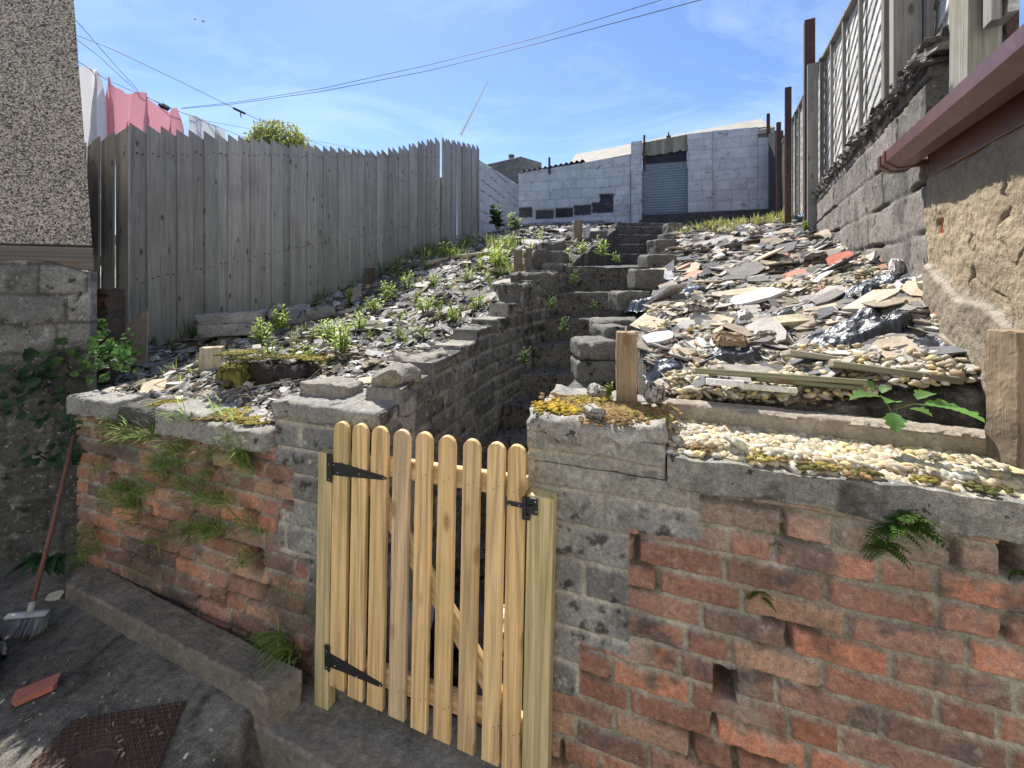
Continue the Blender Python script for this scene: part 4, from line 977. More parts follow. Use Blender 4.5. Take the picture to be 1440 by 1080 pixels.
# stout timber post and rusty post by the gutter
def vpost(name, x0, x1, Y, z0, z1, t, col, mat, label):
    a, b = P(x0, 0, Y), P(x1, 0, Y); mb = MB()
    plank(mb, ((a[0] + b[0]) / 2, Y, z0), ((a[0] + b[0]) / 2 + (z1 - z0) * 0.012, Y, z1), b[0] - a[0], t, up=(0.25, 1, 0), col=col, bevel=0.003)
    return tag(mb.build(name, M[mat]), label, 'post')
vpost('timber_post', 1350, 1388, 1.50, 2.16, 3.2, 0.09, (0.34, 0.32, 0.25), 'fence', 'thick pale weathered timber post rising behind the gutter at top right')
vpost('steel_post', 1409, 1424, 1.75, 2.3, 3.3, 0.04, (0, 0, 0), 'rust', 'thin rust-brown post standing against the sky in the top right corner')
q = P(1375, 120, 1.75)
mb = MB(); V, F = rbox((0.6, 0.16, 0.5), 0.02, 0.03, 0.02, 7, 8, 20, 0.006); mb.add(V + np.array([q[0] + 0.28, 1.78, 2.45]), F, (0.05, 0.046, 0.042))
tag(mb.build('broken_wall', M['block'], None, True), 'dark broken masonry behind the thick timber post at top right', 'wall')

nb = [RW.at(0, 2.3, -0.25), RW.at(RW.L - 0.3, 2.3, -0.25), RW.at(RW.L - 0.3, 2.3, -12), RW.at(0, 2.3, -12)]
tag(place('neighbour_ground', mesh('neighbour_ground', nb + [q - np.array([0, 0, 2.5]) for q in nb], BOXF, (0.10, 0.10, 0.07)), M['soil']), kind='structure')
# rendered outbuilding wall at the far right with fascia and gutter
OB = Line(*rw(1.70), *rw(0.80))
OBW = Line(*rw(1.70), *rw(0.98))
ob = thing('outbuilding', 'sandy rendered outbuilding wall with brown fascia board on the right edge', 'building', (*rw(1.2), 1.3))
def fnO(u, z):
    d = 0.012 + fbm(u, z, 0, 5, 4, 14) * 0.016 + fbm(u, z, 0, 50, 3, 15) * 0.006
    cr = np.abs(fbm(u, z, 0, 2.6, 4, 16)); crack = sstep(0.022, 0.0, cr) * sstep(-0.1, 0.2, fbm(u, z, 0, 2, 2, 22))
    lay = 1.78 + (u * -0.28) + fbm(u, z, 0, 4, 3, 17) * 0.05      # lower coat stands proud below a ragged sloping edge
    low = sstep(0.006, -0.006, z - lay)
    d = d + low * 0.016 - crack * 0.015
    c = np.ones(u.shape + (3,)) * np.array([0.33, 0.265, 0.175]); c = mixc(c, (0.22, 0.19, 0.145), low * 0.8)
    c = mixc(c, (0.33, 0.31, 0.27), sstep(0.03, 0.0, np.abs(z - lay - 0.01)) * 0.6)
    c = mixc(c, (0.12, 0.10, 0.08), sstep(0.1, 0.5, fbm(u, z, 0, 9, 4, 18)) * 0.4); c = mixc(c, (0.05, 0.045, 0.04), crack * 0.8)
    c = mixc(c, (0.23, 0.20, 0.17), sstep(1.98, 2.10, z + fbm(u, z, 0, 5, 3, 19) * 0.1) * 0.7)
    a, e = OB.uz(1330, 318); s = sstep(0, 0.006, np.minimum(0.02 - np.abs(u - a), 0.03 - np.abs(z - e)) + fbm(u, z, 0, 40, 2, 3) * 0.004)
    return d - s * 0.01, mixc(c, (0.42, 0.12, 0.045), s)
relief(OBW, 0, OBW.L, 0.0, 2.14, 0.0055, fnO, 'rendered_wall', M['render'], ob, depth=0.2)
mb = MB(); ang = math.atan2(OB.t[1], OB.t[0])
plank(mb, OB.at(0.06, 2.205, 0.012), OB.at(OB.L, 2.205, 0.012), 0.135, 0.022, up=-np.array([*OB.n, 0]), col=(0.1, 0.06, 0.06)); mb.build('fascia', M['pvc'], ob)
mb = MB(); box(mb, OBW.at(OBW.L / 2, 1.06, -1.3), (OBW.L - 0.02, 2.2, 2.12), rot(0, 0, ang), (0.33, 0.27, 0.18)); mb.build('rear_walls', M['render'], ob)
mb = MB(); box(mb, OB.at(OB.L / 2, 2.29, -1.2), (OB.L + 0.1, 2.5, 0.03), rot(0, 0, ang), (0.1, 0.1, 0.1)); mb.build('roof', M['tile'], ob)
gl = thing('roof_gutter', 'brown plastic roof gutter with a stop end jutting out at top right', 'gutter', OB.at(0, 2.2, 0.08))
def gutter(ln, ua, ub, d, z, w, h, wall_=0.004):
    pr = [(-w / 2, h), (-w / 2, h * 0.25), (-w * 0.30, 0.0), (w * 0.15, 0.0), (w / 2, h * 0.40), (w / 2, h)]
    inn = [(x * (1 - 2 * wall_ / w), y + (wall_ if y < h * 0.9 else 0)) for x, y in pr][::-1]
    loop = pr + inn; k = len(loop)
    V = [ln.at(u, z + y, d + x) for u in (ua, ub) for x, y in loop]
    F = [[i, (i + 1) % k, k + (i + 1) % k, k + i] for i in range(k)] + [[0] + [i for i in range(1, 6)], [k + i for i in range(6)][::-1]]
    return V, F
end_u = OB.uz(1266, 215)[0]
mb = MB(); V, F = gutter(OB, -0.10, OB.L, 0.082, 2.20, 0.105, 0.072); mb.add(V, F); mb.build('gutter_run', M['pvc'], gl)
mb = MB(); V, F = gutter(OB, -0.145, -0.105, 0.082, 2.197, 0.113, 0.076); mb.add(V, F); mb.build('stop_end', M['pvc'], gl)
mb = MB(); V, F = gutter(OB, -0.045, -0.025, 0.082, 2.196, 0.116, 0.078); mb.add(V, F); box(mb, OB.at(-0.035, 2.21, 0.03), (0.03, 0.10, 0.025), rot(0, 0, ang)); mb.build('bracket', M['pvc'], gl)

# ================================================================== LEFT: HOUSE, OLD BLOCK WALL, BRICK STUB
HL = Line(-4.2, 1.9, -2.44, 2.48)
hs = thing('pebbledashed_house', 'corner of a grey-brown pebbledashed house wall at the left edge', 'house', (-3.0, 2.5, 1.9))
zb0, zt0 = 1.93, 5.6
fp = [HL.at(0, 0)[:2], HL.at(HL.L, 0)[:2], (-4.6, 4.6), (-8, 4.4), (-8, 1.8)]
mb = MB(); V = []; k = 5
for z in (zb0, zt0):
    for i, p in enumerate(fp): V.append((p[0] - (z - zb0) * 0.075 * (i in (1, 2)), p[1], z))
mb.add(V, [[0, 1, 6, 5], [1, 2, 7, 6], [2, 3, 8, 7], [3, 4, 9, 8], [4, 0, 5, 9], [5, 6, 7, 8, 9], [4, 3, 2, 1, 0]]); mb.build('wall', M['dash'], hs)
mb = MB()
for i in range(5):   # sagging lapped skirt of old boards under the render
    z = 1.93 - 0.028 * i
    plank(mb, HL.at(0, z, 0.012 - 0.003 * i), HL.at(HL.L + 0.01, z - 0.035 + 0.004 * i, 0.012 - 0.003 * i), 0.034, 0.008, up=-np.array([*HL.n, 0]), col=np.array([0.15, 0.14, 0.125]) * (0.8 + .4 * fr.random()))
mb.build('skirt', M['timber'], hs)
OW = Line(-4.2, 1.86, -2.42, 2.45)
ow = thing('old_block_wall', 'damp dark block and rubble wall beneath the pebbledashed house', 'wall', (-3.2, 2.2, 0.1))
def fnOW(u, z):
    idm, q, rr, fv = bond(u, z, 0.165, (0.30, 0.22), 0.012, 45, wob=0.012); face = sstep(-0.004, 0.008, q + fbm(u, z, 0, 20, 2, 5) * 0.008)
    d = fbm(u, z, 0, 6, 4, 6) * 0.02 + fbm(u, z, 0, 40, 3, 7) * 0.008 - (1 - face) * 0.008
    c = np.array([0.15, 0.148, 0.14]) * (0.7 + 0.6 * rr[..., 1])[..., None] * np.ones(u.shape + (1,)); c = mixc(c, (0.07, 0.065, 0.06), 1 - face)
    c = mixc(c, (0.045, 0.045, 0.04), sstep(1.42, 1.2, z + fbm(u, z, 0, 4, 3, 8) * 0.1) * 0.8); c = mixc(c, (0.30, 0.29, 0.27), sstep(0.2, 0.45, fbm(u, z, 0, 12, 4, 11)) * 0.5)
    return d, mixc(c, (0.03, 0.03, 0.028), sstep(0.1, 0.4, fbm(u, z, 0, 9, 4, 13)) * 0.6)
relief(OW, 0, OW.L, 0.0, 1.90, 0.009, fnOW, 'blockwork', M['block'], ow, ztop=lambda u: 1.835 + fbm(u, 0, 0, 3, 3, 2) * 0.03 - 0.06 * sstep(OW.L - 0.25, OW.L, u), depth=0.06)
BS = Line(-3.1, 2.68, -2.66, 2.80)
bs_ = thing('brick_stub', 'dark red-brown brick stub of wall below the corner of the house', 'wall', (-2.7, 2.8, 1.0))
fbs = brickwork(47, h=0.085, open_rows=0.1)
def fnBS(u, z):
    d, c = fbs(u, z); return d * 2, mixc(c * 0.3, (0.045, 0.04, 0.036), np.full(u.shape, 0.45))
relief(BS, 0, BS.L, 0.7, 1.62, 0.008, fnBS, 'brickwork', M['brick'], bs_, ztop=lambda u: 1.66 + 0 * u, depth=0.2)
# pale box behind the camera, added unseen to bounce light onto the shaded wall
hv = thing('bounce_reflector', 'unseen pale box added behind the camera to bounce light onto the garden', 'house', (0.5, -2.4, 0))
mb = MB(); box(mb, (0.5, -3.9, 2.8), (13, 3, 5.8)); mb.build('wall', M['pale'], hv)
# ================================================================== helpers for things lying on the banks
def hit(x, y, zf, Ya=1.2, Yb=13.0):
    Y = np.linspace(Ya, Yb, 2400) if Yb > 4 else np.linspace(Ya, Yb, 800)
    X = (x - 720) / FPX * Y; zr = EYE - (y - HZ) / FPX * Y
    m = zr - zf(X, Y) <= 0
    i = int(np.argmax(m)) if m.any() else len(Y) - 1
    return np.array([X[i], Y[i], float(zf(X[i], Y[i]))])
hL = lambda x, y: hit(x, y, zL, 1.75)
hR = lambda x, y: hit(x, y, zR, 1.45)
yR = np.random.default_rng(19)
def slate_tpl(n, seed, elong=1.0):
    """broken plate: a rectangle with corners knocked off, straight sides and a thin edge"""
    r = np.random.default_rng(seed); h = 0.5; e = 0.5 * elong
    pts = []
    for (cx, cy, dx, dy) in ((e, h, -1, 0), (-e, h, 0, -1), (-e, -h, 1, 0), (e, -h, 0, 1)):
        k = r.random()
        if k < 0.45: pts.append((cx * r.uniform(.8, 1.05), cy * r.uniform(.75, 1.05)))
        else:
            f, g = r.uniform(0.15, 0.9), r.uniform(0.15, 0.8)
            A = (cx - (0 if dx else np.sign(cx) * f * e), cy - (np.sign(cy) * g * h if dx else 0)); B = (cx - (np.sign(cx) * f * e if dx else 0), cy - (0 if dx else np.sign(cy) * g * h))
            pts += [A, B]
    pts = np.array(pts); x, y = pts[:, 0], pts[:, 1]; n = len(pts)
    t = r.normal(size=n) * 0.10
    V = np.concatenate([np.stack([x, y, 0.5 + t], 1), np.stack([x * 0.97 + .01, y * 0.97, -0.5 + t], 1), [[0, 0, 0.5], [0, 0, -0.5]]])
    F = []
    for i in range(n):
        j = (i + 1) % n; F += [[2 * n, i, j], [2 * n + 1, n + j, n + i], [i, n + i, n + j], [i, n + j, j]]
    return V, np.array(F)
SL = [slate_tpl(int(yR.integers(4, 7)), k, yR.uniform(0.9, 1.8)) for k in range(24)]
import bmesh
def ico(sub, seed, amp=0.15):
    bm = bmesh.new(); bmesh.ops.create_icosphere(bm, subdivisions=sub, radius=0.5)
    V = np.array([v.co[:] for v in bm.verts]); F = np.array([[v.index for v in f.verts] for f in bm.faces]); bm.free()
    V = V * (1 + amp * fbm(V[:, 0], V[:, 1], V[:, 2], 2.2, 2, seed))[:, None] * (1 + 0.5 * amp)
    return V, F
PB = [ico(2, k, 0.55) for k in range(10)]
PB1 = [ico(1, k, 0.5) for k in range(8)]
RK = [ico(2, 40 + k, 0.9) for k in range(8)]
EXC = [(*hR(x, y)[:2], r) for x, y, r in ((950, 415, .24), (900, 428, .11), (1195, 476, .16), (1262, 462, .07), (1222, 412, .13), (1275, 400, .08), (1020, 508, .11), (1050, 508, .11), (945, 522, .09), (1290, 492, .10), (1320, 492, .10), (1045, 452, .07), (1100, 450, .07), (1125, 392, .12), (1182, 372, .1))] + [(*hL(505, 458)[:2], .14), (*hL(530, 458)[:2], .14), (*hL(490, 458)[:2], .1)]
on_r = None
def area_pts(n, poly_fn, zf, dens=None):
    """poly_fn(a,b) maps unit square to plan; optional density(x,y) in 0..1"""
    a, b = yR.random(n), yR.random(n); x, y = poly_fn(a, b)
    if dens is not None:
        k = yR.random(n) < dens(x, y); x, y = x[k], y[k]
    k = np.ones(len(x), bool)
    for (ex, ey, er) in EXC: k &= (x - ex) ** 2 + (y - ey) ** 2 > (er * 0.78) ** 2
    if on_r is not None and poly_fn is on_r: k &= (x - W0.p[0]) * -W0.n[0] + (y - W0.p[1]) * -W0.n[1] > 0.43
    x, y = x[k], y[k]
    return np.stack([x, y, zf(x, y)], 1)
def ruled(Lp, Rp, ctrl, ex=1.5):
    def f(a, b):
        b = 0.02 + b * 0.94
        t = a ** ex
        L = [np.interp(t, ctrl, [p[k] for p in Lp]) for k in (0, 1)]; R = [np.interp(t, ctrl, [p[k] for p in Rp]) for k in (0, 1)]
        return L[0] * (1 - b) + R[0] * b, L[1] * (1 - b) + R[1] * b
    return f
onL = ruled(LPL, LPR, [0, 0.18, 0.55, 0.7, 0.92, 1]); onR = ruled(RPL, RPR, [0, 0.2, 0.5, 0.8, 1])
on_r = onR
def pal(n, cols, w, jit=0.25):
    cols = np.array(cols); i = yR.choice(len(cols), n, p=np.array(w) / sum(w)); return cols[i] * (1 + jit * (yR.random(n)[:, None] - 0.5) * 2)
PALR = [(0.30, 0.28, 0.25), (0.15, 0.14, 0.125), (0.46, 0.44, 0.40), (0.38, 0.31, 0.22), (0.09, 0.09, 0.095), (0.26, 0.13, 0.085), (0.24, 0.20, 0.15), (0.60, 0.59, 0.57)]
PALL = [(0.28, 0.275, 0.265), (0.16, 0.155, 0.15), (0.40, 0.38, 0.34), (0.30, 0.25, 0.18), (0.08, 0.08, 0.08), (0.10, 0.085, 0.06), (0.5, 0.49, 0.47)]
def slope(pts, zf):
    e = 0.15; x, y = pts[:, 0], pts[:, 1]
    return np.arctan((zf(x, y + e) - zf(x, y - e)) / (2 * e)), -np.arctan((zf(x + e, y) - zf(x - e, y)) / (2 * e))
def strew(name, tpls, pts, smin, smax, flat, cols, label, cat, mat='rubble', tilt=0.35, lift=0.3, smooth=False, parts=None):
    n = len(pts); s = smin * (smax / smin) ** (yR.random(n) ** 1.6)
    s = s * np.clip(pts[:, 1] / 3.0, 0.8, 1.8)
    sc = np.stack([s * yR.uniform(0.8, 1.5, n), s, s * flat * yR.uniform(0.6, 1.5, n)], 1)
    pos = pts.copy(); pos[:, 2] += s * (lift * yR.random(n) - 0.06)
    sx, sy = slope(pts, LB if 'left' in label else RB)
    V, F, C = scatter(tpls, pos, rotn(yR.random(n) * 6.28, sx + yR.normal(size=n) * tilt, sy + yR.normal(size=n) * tilt), sc, cols(n))
    me = mesh(name, V, F, C, smooth=smooth)
    return tag(place(name, me, M[mat]), label, cat, kind='stuff')
# broken slate and mortar strewn over both banks, too much to count
fenceband = lambda x, y: 0.55 + 0.45 * sstep(-0.25, 0.25, fbm(x, y, 0, 2.4, 3, 71))
strew('slate_rubble', SL, area_pts(13000, onL, zL, fenceband), 0.016, 0.075, 0.10, lambda n: pal(n, PALL, [5, 5, 3, 2, 3, 3, .8]), 'small broken slates and twigs strewn over the left bank', 'rubble', tilt=0.22, lift=0.12)
strew('slate_rubble', SL, area_pts(34000, onR, zR), 0.020, 0.12, 0.085, lambda n: pal(n, PALR, [5, 7, 2.0, 2.2, 5, .8, 3.5, .4], .35), 'small broken slates and plaster strewn over the right bank', 'rubble', tilt=0.22, lift=0.2)
strew('stone_rubble', RK, area_pts(1500, onR, zR), 0.018, 0.045, 0.7, lambda n: pal(n, PALR, [4, 2, 3, 4, 1, .8, 2, 1]), 'small rounded stones mixed through the right bank', 'rubble', 'stone', 0.8, 0.3)
strew('stone_rubble', RK, area_pts(1200, onL, zL), 0.015, 0.045, 0.7, lambda n: pal(n, PALL, [4, 3, 2, 3, 2, 2, .5]), 'small rounded stones mixed through the left bank', 'rubble', 'stone', 0.8, 0.3)
# twigs
def sticks(n, on, zf, name, label, colr):
    mb = MB(); pts = area_pts(n, on, zf)
    for p in pts:
        L = yR.uniform(0.05, 0.22); a = yR.random() * 6.28; dz = yR.normal() * 0.25
        q = p + L * np.array([math.cos(a), math.sin(a), dz]); q[2] = max(q[2], float(zf(q[0], q[1])) + 0.01)
        m = (p + q) / 2 + yR.normal(size=3) * 0.012; p[2] += 0.02
        tube(mb, [p, m + (0, 0, 0.012), q], [0.0028, 0.0024, 0.0012], 4, np.array(colr) * yR.uniform(0.6, 1.4))
    tag(mb.build(name, M['rubble']), label, 'twigs', kind='stuff')
sticks(330, onL, zL, 'twigs', 'dry twigs and bramble stalks lying over the left bank', (0.30, 0.25, 0.18))
sticks(110, onR, zR, 'twigs', 'dry twigs lying over the right bank', (0.32, 0.27, 0.2))
# pale gravel on the ledge above the right-hand wall, with a bed below it
def ledge(a, b):
    u = wl_x(940) + a * (1.85 - wl_x(940)); d = -0.02 - b * 0.33; q = W0.at(u, 0, d); return q[..., 0], q[..., 1]
zLed = lambda x, y: 1.238 + fbm(x, y, 0, 6, 3, 33) * 0.014 + 0 * x
ga, gb_ = np.meshgrid(np.linspace(0, 1, 120), np.linspace(0.05, 1.25, 40), indexing='ij'); lx, ly = ledge(ga, gb_)
tag(place('gravel_bed', mesh('gravel_bed', np.stack([lx, ly, zLed(lx, ly) - 0.006], -1).reshape(-1, 3), grid_faces(120, 40), (0.16, 0.14, 0.10), smooth=True), M['soil']), kind='structure')
PALG = [(0.37, 0.31, 0.20), (0.43, 0.38, 0.28), (0.30, 0.24, 0.16), (0.52, 0.49, 0.42), (0.34, 0.31, 0.27), (0.55, 0.44, 0.22), (0.30, 0.22, 0.15)]
def gravel(name, pts, s0, s1, label, w=(4, 5, 2, 3, 1.2, 2, .7), tp=PB):
    n = len(pts); s = s0 + (s1 - s0) * yR.random(n) ** 1.15; sc = np.stack([s * yR.uniform(0.9, 1.6, n), s * yR.uniform(.8, 1.1, n), s * yR.uniform(0.42, 0.7, n)], 1)
    V, F, C = scatter(tp, pts, rotn(yR.random(n) * 6.28, yR.normal(size=n) * .35, yR.normal(size=n) * .35), sc, pal(n, PALG, w, 0.2))
    return tag(place(name, mesh(name, V, F, C, smooth=True), M['pebble']), label, 'gravel', kind='stuff')
pts = area_pts(9500, lambda a, b: ledge(a, 0.13 + b * 0.87 if True else b), zLed); pts = pts[(yR.random(len(pts)) < np.clip(0.35 + 4.5 * ((pts[:, 0] - 0.45)), 0.4, 1))]
pts[:, 2] += yR.random(len(pts)) * 0.016 + 0.004
q_ = area_pts(500, lambda a, b: ledge(a, b * 0.14), zLed); pts = np.concatenate([pts, q_])
gravel('gravel', pts, 0.007, 0.026, 'pale yellow gravel on the ledge above the right-hand brick wall')
gpat = lambda x, y: sstep(0.12, 0.3, fbm(x, y, 0, 2.6, 3, 88) + 0.16 * (y < 2.6)) * (y < 5)
pts = area_pts(11000, onR, zR, gpat); pts[:, 2] += yR.random(len(pts)) * 0.03 + 0.01
gravel('gravel', pts, 0.016, 0.030, 'patches of pale gravel between the slates of the right bank', tp=PB1)
pts = area_pts(9000, lambda a, b: onR(0.03 + a * 0.16, b), zR); pts[:, 2] += yR.random(len(pts)) * 0.03 + 0.01
gravel('gravel', pts[: 1300], 0.014, 0.028, 'pale gravel spilling along the front of the right bank', tp=PB1)

# ------------------------------------------------------------------ countable slabs, one object each
def slabmesh(n, seed, th=0.16, el=1.3):
    V, F = slate_tpl(n, seed, el); me = mesh('slab', V * np.array([1, 1, th]), F, None)
    return me
def lay(name, pos, size, th, rz, tx, ty, col, mat, label=None, cat=None, group=None, seed=1, el=1.3, n=6, kind=None):
    V, F = slate_tpl(n, seed, el)
    V = V * np.array([size, size, th]); V = V @ (rot(tx, 0, 0) @ rot(0, ty, 0) @ rot(0, 0, rz)).T
    V[:, 2] += 0
    o = place(name, mesh(name, V + pos, F, col), M[mat])
    return tag(o, label, cat, group, 'thing')
def facecount(): return sum(len(o.data.polygons) for o in COL.objects if o.type == 'MESH')
base_me = []
for k in range(16):
    V, F = slate_tpl(int(4 + k % 3), 500 + k, 0.9 + (k % 5) * 0.2); V = V * np.array([1, 1, 0.075])
    me = mesh('broken_slate', V, F, np.array(PALR)[[0, 1, 2, 0, 4, 1, 6, 3][k % 8]] * (0.9 + 0.03 * k)); me.materials.append(M['rubble']); base_me.append(me)
def slabs(n, on, zf, group, label, s0, s1, dens=None, front=1.0):
    pts = area_pts(n, (lambda a, b: on(a ** front, b)), zf, dens)
    SX, SY = slope(pts, LB if on is onL else RB)
    for p, sx, sy in zip(pts, SX, SY):
        if on is onR and (p[:2] - W0.p) @ -W0.n < 0.47: continue
        o = bpy.data.objects.new('broken_slate', base_me[int(yR.integers(0, 16))]); COL.objects.link(o)
        s = yR.uniform(s0, s1) * min(1.9, max(0.8, p[1] / 2.8)); o.location = (p[0], p[1], p[2] + 0.015 + 0.03 * yR.random())
        o.scale = (s * yR.uniform(0.9, 1.5), s, s * yR.uniform(0.5, 1.2)); o.rotation_mode = 'ZYX'; o.rotation_euler = (float(sx) + yR.normal() * 0.16, float(sy) + yR.normal() * 0.16, yR.random() * 6.28)
        tag(o, label, 'slate', group, 'thing')
slabs(250, onR, zR, 'broken slates on the right bank', 'larger broken grey slate lying among the rubble of the right bank', 0.075, 0.165)
slabs(75, onL, zL, 'broken slates on the left bank', 'larger broken grey slate lying among weeds on the left bank', 0.07, 0.15, fenceband)
RBn = np.array([0, 0, 0.02])
def one(zf, x, y, name, size, th, col, mat, label, cat, seed, rz=0.0, tx=0.0, ty=0.0, el=1.3, n=6, up=0.03):
    size = size * (0.62 if zf is zR else 1.0); q = (hL if zf is zL else hR)(x, y); sx, sy = slope(q[None], LB if zf is zL else RB)
    return lay(name, q + np.array([0, 0, up]), size, th, rz, tx + float(sx[0]), ty + float(sy[0]), col, mat, label, cat, None, seed, el, n)
T = (0.36, 0.115, 0.07)
one(zR, 1125, 392, 'terracotta_tile', 0.30, 0.025, (0.42, 0.17, 0.12), 'terracotta', 'flat pinkish-red tile lying in the middle of the right bank', 'tile', 3, 0.4, 0.10, 0.05, 1.4, 5)
one(zR, 1182, 372, 'terracotta_tile', 0.26, 0.03, T, 'terracotta', 'orange-red tile tilted among slates near the block wall, upper of the red tiles', 'tile', 5, 1.0, 0.25, -0.1, 1.3, 6)
one(zR, 1345, 452, 'terracotta_tile', 0.15, 0.02, (0.40, 0.12, 0.06), 'terracotta', 'broken orange tile beside the sandy wall at the right end of the bank', 'tile', 8, 0.2, 0.2, 0.05, 1.5, 6)
one(zR, 975, 393, 'terracotta_tile', 0.20, 0.02, (0.48, 0.27, 0.2), 'terracotta', 'pale pink broken tile at the left side of the right bank', 'tile', 9, 0.6, 0.1, 0, 1.9, 5)
one(zR, 938, 395, 'broken_slate', 0.16, 0.02, (0.55, 0.55, 0.55), 'rubble', 'small whitish slate standing on edge beside the steps', 'slate', 21, 0.6, 0.5, 0.3, 1.6, 5, 0.05)
one(zR, 1060, 433, 'broken_slate', 0.24, 0.02, (0.60, 0.60, 0.60), 'rubble', 'long white slab across the middle of the right bank', 'slab', 24, 0.05, 0.06, -0.04, 2.2, 6, 0.06)
one(zR, 1040, 424, 'sandstone_flag', 0.24, 0.025, (0.40, 0.35, 0.26), 'stone', 'long sandy slab just above the white one on the right bank', 'slab', 25, -0.1, 0.06, 0.04, 2.4, 6, 0.05)
one(zR, 925, 487, 'broken_slate', 0.16, 0.015, (0.50, 0.52, 0.54), 'rubble', 'large pale blue-white slate lying beside the front timber stake', 'slate', 28, 0.3, 0.10, 0.05, 1.5, 6, 0.04)
one(zR, 1110, 463, 'sandstone_flag', 0.13, 0.018, (0.42, 0.37, 0.26), 'stone', 'thin sandy slab sticking out above the black sheeting in the middle', 'slab', 31, 0.05, 0.1, 0.1, 2.2, 6, 0.04)
one(zR, 1225, 436, 'sandstone_flag', 0.22, 0.02, (0.40, 0.37, 0.29), 'stone', 'long pale slab below the crumpled black bag near the right wall', 'slab', 33, 0.1, -0.1, 0.0, 1.5, 5, 0.04)
one(zR, 1325, 412, 'limestone_block', 0.17, 0.05, (0.45, 0.42, 0.33), 'stone', 'big pale stone with a flat top against the sandy wall', 'stone', 35, 0.4, 0.1, -0.15, 1.5, 6, 0.06)
one(zR, 1420, 520, 'grey_stone', 0.15, 0.05, (0.40, 0.375, 0.33), 'stone', 'rough grey stone leaning beside the right-hand timber post', 'stone', 36, 0.4, 0.9, -0.2, 1.3, 6, 0.02)
def rock(p, size, col, seed, label, cat='stone', name='rock', mat='stone', R=None, bev=0.4, amp=0.10, ns=None):
    size = np.array(size); V, F = rbox(size, size.min() * bev, size.max() / 14, size.max() * amp * 0.5, (ns or 1.6) / size.max(), seed, 20, size.max() * 0.008)
    if R is not None: V = V @ R.T
    return tag(place(name, mesh(name, V + p, F, col, smooth=True), M[mat]), label, cat)
rock(hR(1025, 490) + (0, 0, 0.03), (0.135, 0.09, 0.075), (0.26, 0.185, 0.115), 3, 'brown angular sandstone rock on the front of the right bank', amp=.09)
rock(hR(983, 440) + (0, 0, 0.02), (0.15, 0.1, 0.07), (0.30, 0.27, 0.22), 4, 'pale brown squared stone left of the crumpled grey plastic', R=rot(0, .2, .4))
rock(hR(1075, 480) + (0, 0, 0.02), (0.09, 0.06, 0.05), (0.42, 0.38, 0.31), 5, 'small cream broken brick piece right of the brown rock')
rock(hR(1143, 372) + (0, 0, 0.03), (0.20, 0.12, 0.09), (0.16, 0.14, 0.11), 6, 'dark brown round stone near the top of the right bank', R=rot(0, -.3, .2))
rock(hR(1265, 392) + (0, 0, 0.04), (0.10, 0.05, 0.10), (0.62, 0.60, 0.58), 7, 'crumpled white lump leaning on the block wall', R=rot(.2, .3, .2))
rock(hR(1030, 492 + 40) + (0, 0, 0.02), (0.05, 0.04, 0.03), (0.3, 0.28, 0.22), 71, 'small grey pebble under the front edge boards')
rock(P(1037, 622, 1.23), (0.075, 0.05, 0.022), (0.52, 0.49, 0.40), 8, 'flat cream stone lying on the gravel at the lip of the brick wall', R=rot(0.2, .45, .3))
rock(P(920, 552, 1.45), (0.075, 0.07, 0.07), (0.34, 0.32, 0.28), 9, 'pale lump of mortar right of the front timber stake', R=rot(.1, .2, .4))
rock(P(842, 552, 1.55), (0.07, 0.05, 0.055), (0.36, 0.35, 0.32), 10, 'grey pointed stone on the mossy pier beside the stake', R=rot(.1, .5, .4))
rock(P(835, 578, 1.33), (0.05, 0.06, 0.03), (0.30, 0.29, 0.26), 101, 'grey stone half sunk in the mossy pier top', R=rot(.1, .2, .4))
# bigger things on the left
def blockp(x, y, Y, size, rz, seed, label, col=(0.13, 0.125, 0.115), cat='block', name='concrete_block', tilt=0.0, mat='block', bev=0.012, amp=0.006, rx=0.0):
    V, F = rbox(size, bev, max(size) / 18, amp, 9, seed, 30, 0.004); V = V @ rot(rx, tilt, rz).T
    return tag(place(name, mesh(name, V + P(x, y, Y), F, np.ones((len(V), 3)) * np.array(col), smooth=True), M[mat]), label, cat)
blockp(466, 553, 1.86, (0.235, 0.13, 0.11), -0.30, 5, 'loose pale-topped block standing on the pier left of the gate', (0.27, 0.25, 0.21))
blockp(331, 463, 3.75, (0.50, 0.2, 0.10), 0.16, 6, 'grey concrete block lying against the left fence, lower of two', (0.28, 0.27, 0.255), tilt=-0.03)
blockp(328, 447, 3.80, (0.52, 0.2, 0.10), 0.20, 7, 'grey concrete block lying against the left fence, upper of two', (0.30, 0.29, 0.275), tilt=-0.05)
rock(P(391, 440, 3.9), (0.14, 0.14, 0.17), (0.30, 0.29, 0.27), 8, 'pale angular stone beside the two concrete blocks', R=rot(.2, .4, .2))
blockp(432, 443, 4.1, (0.5, 0.12, 0.12), 0.5, 9, 'dark concrete lintel piece at the foot of the left fence', (0.17, 0.17, 0.17), tilt=-0.15)
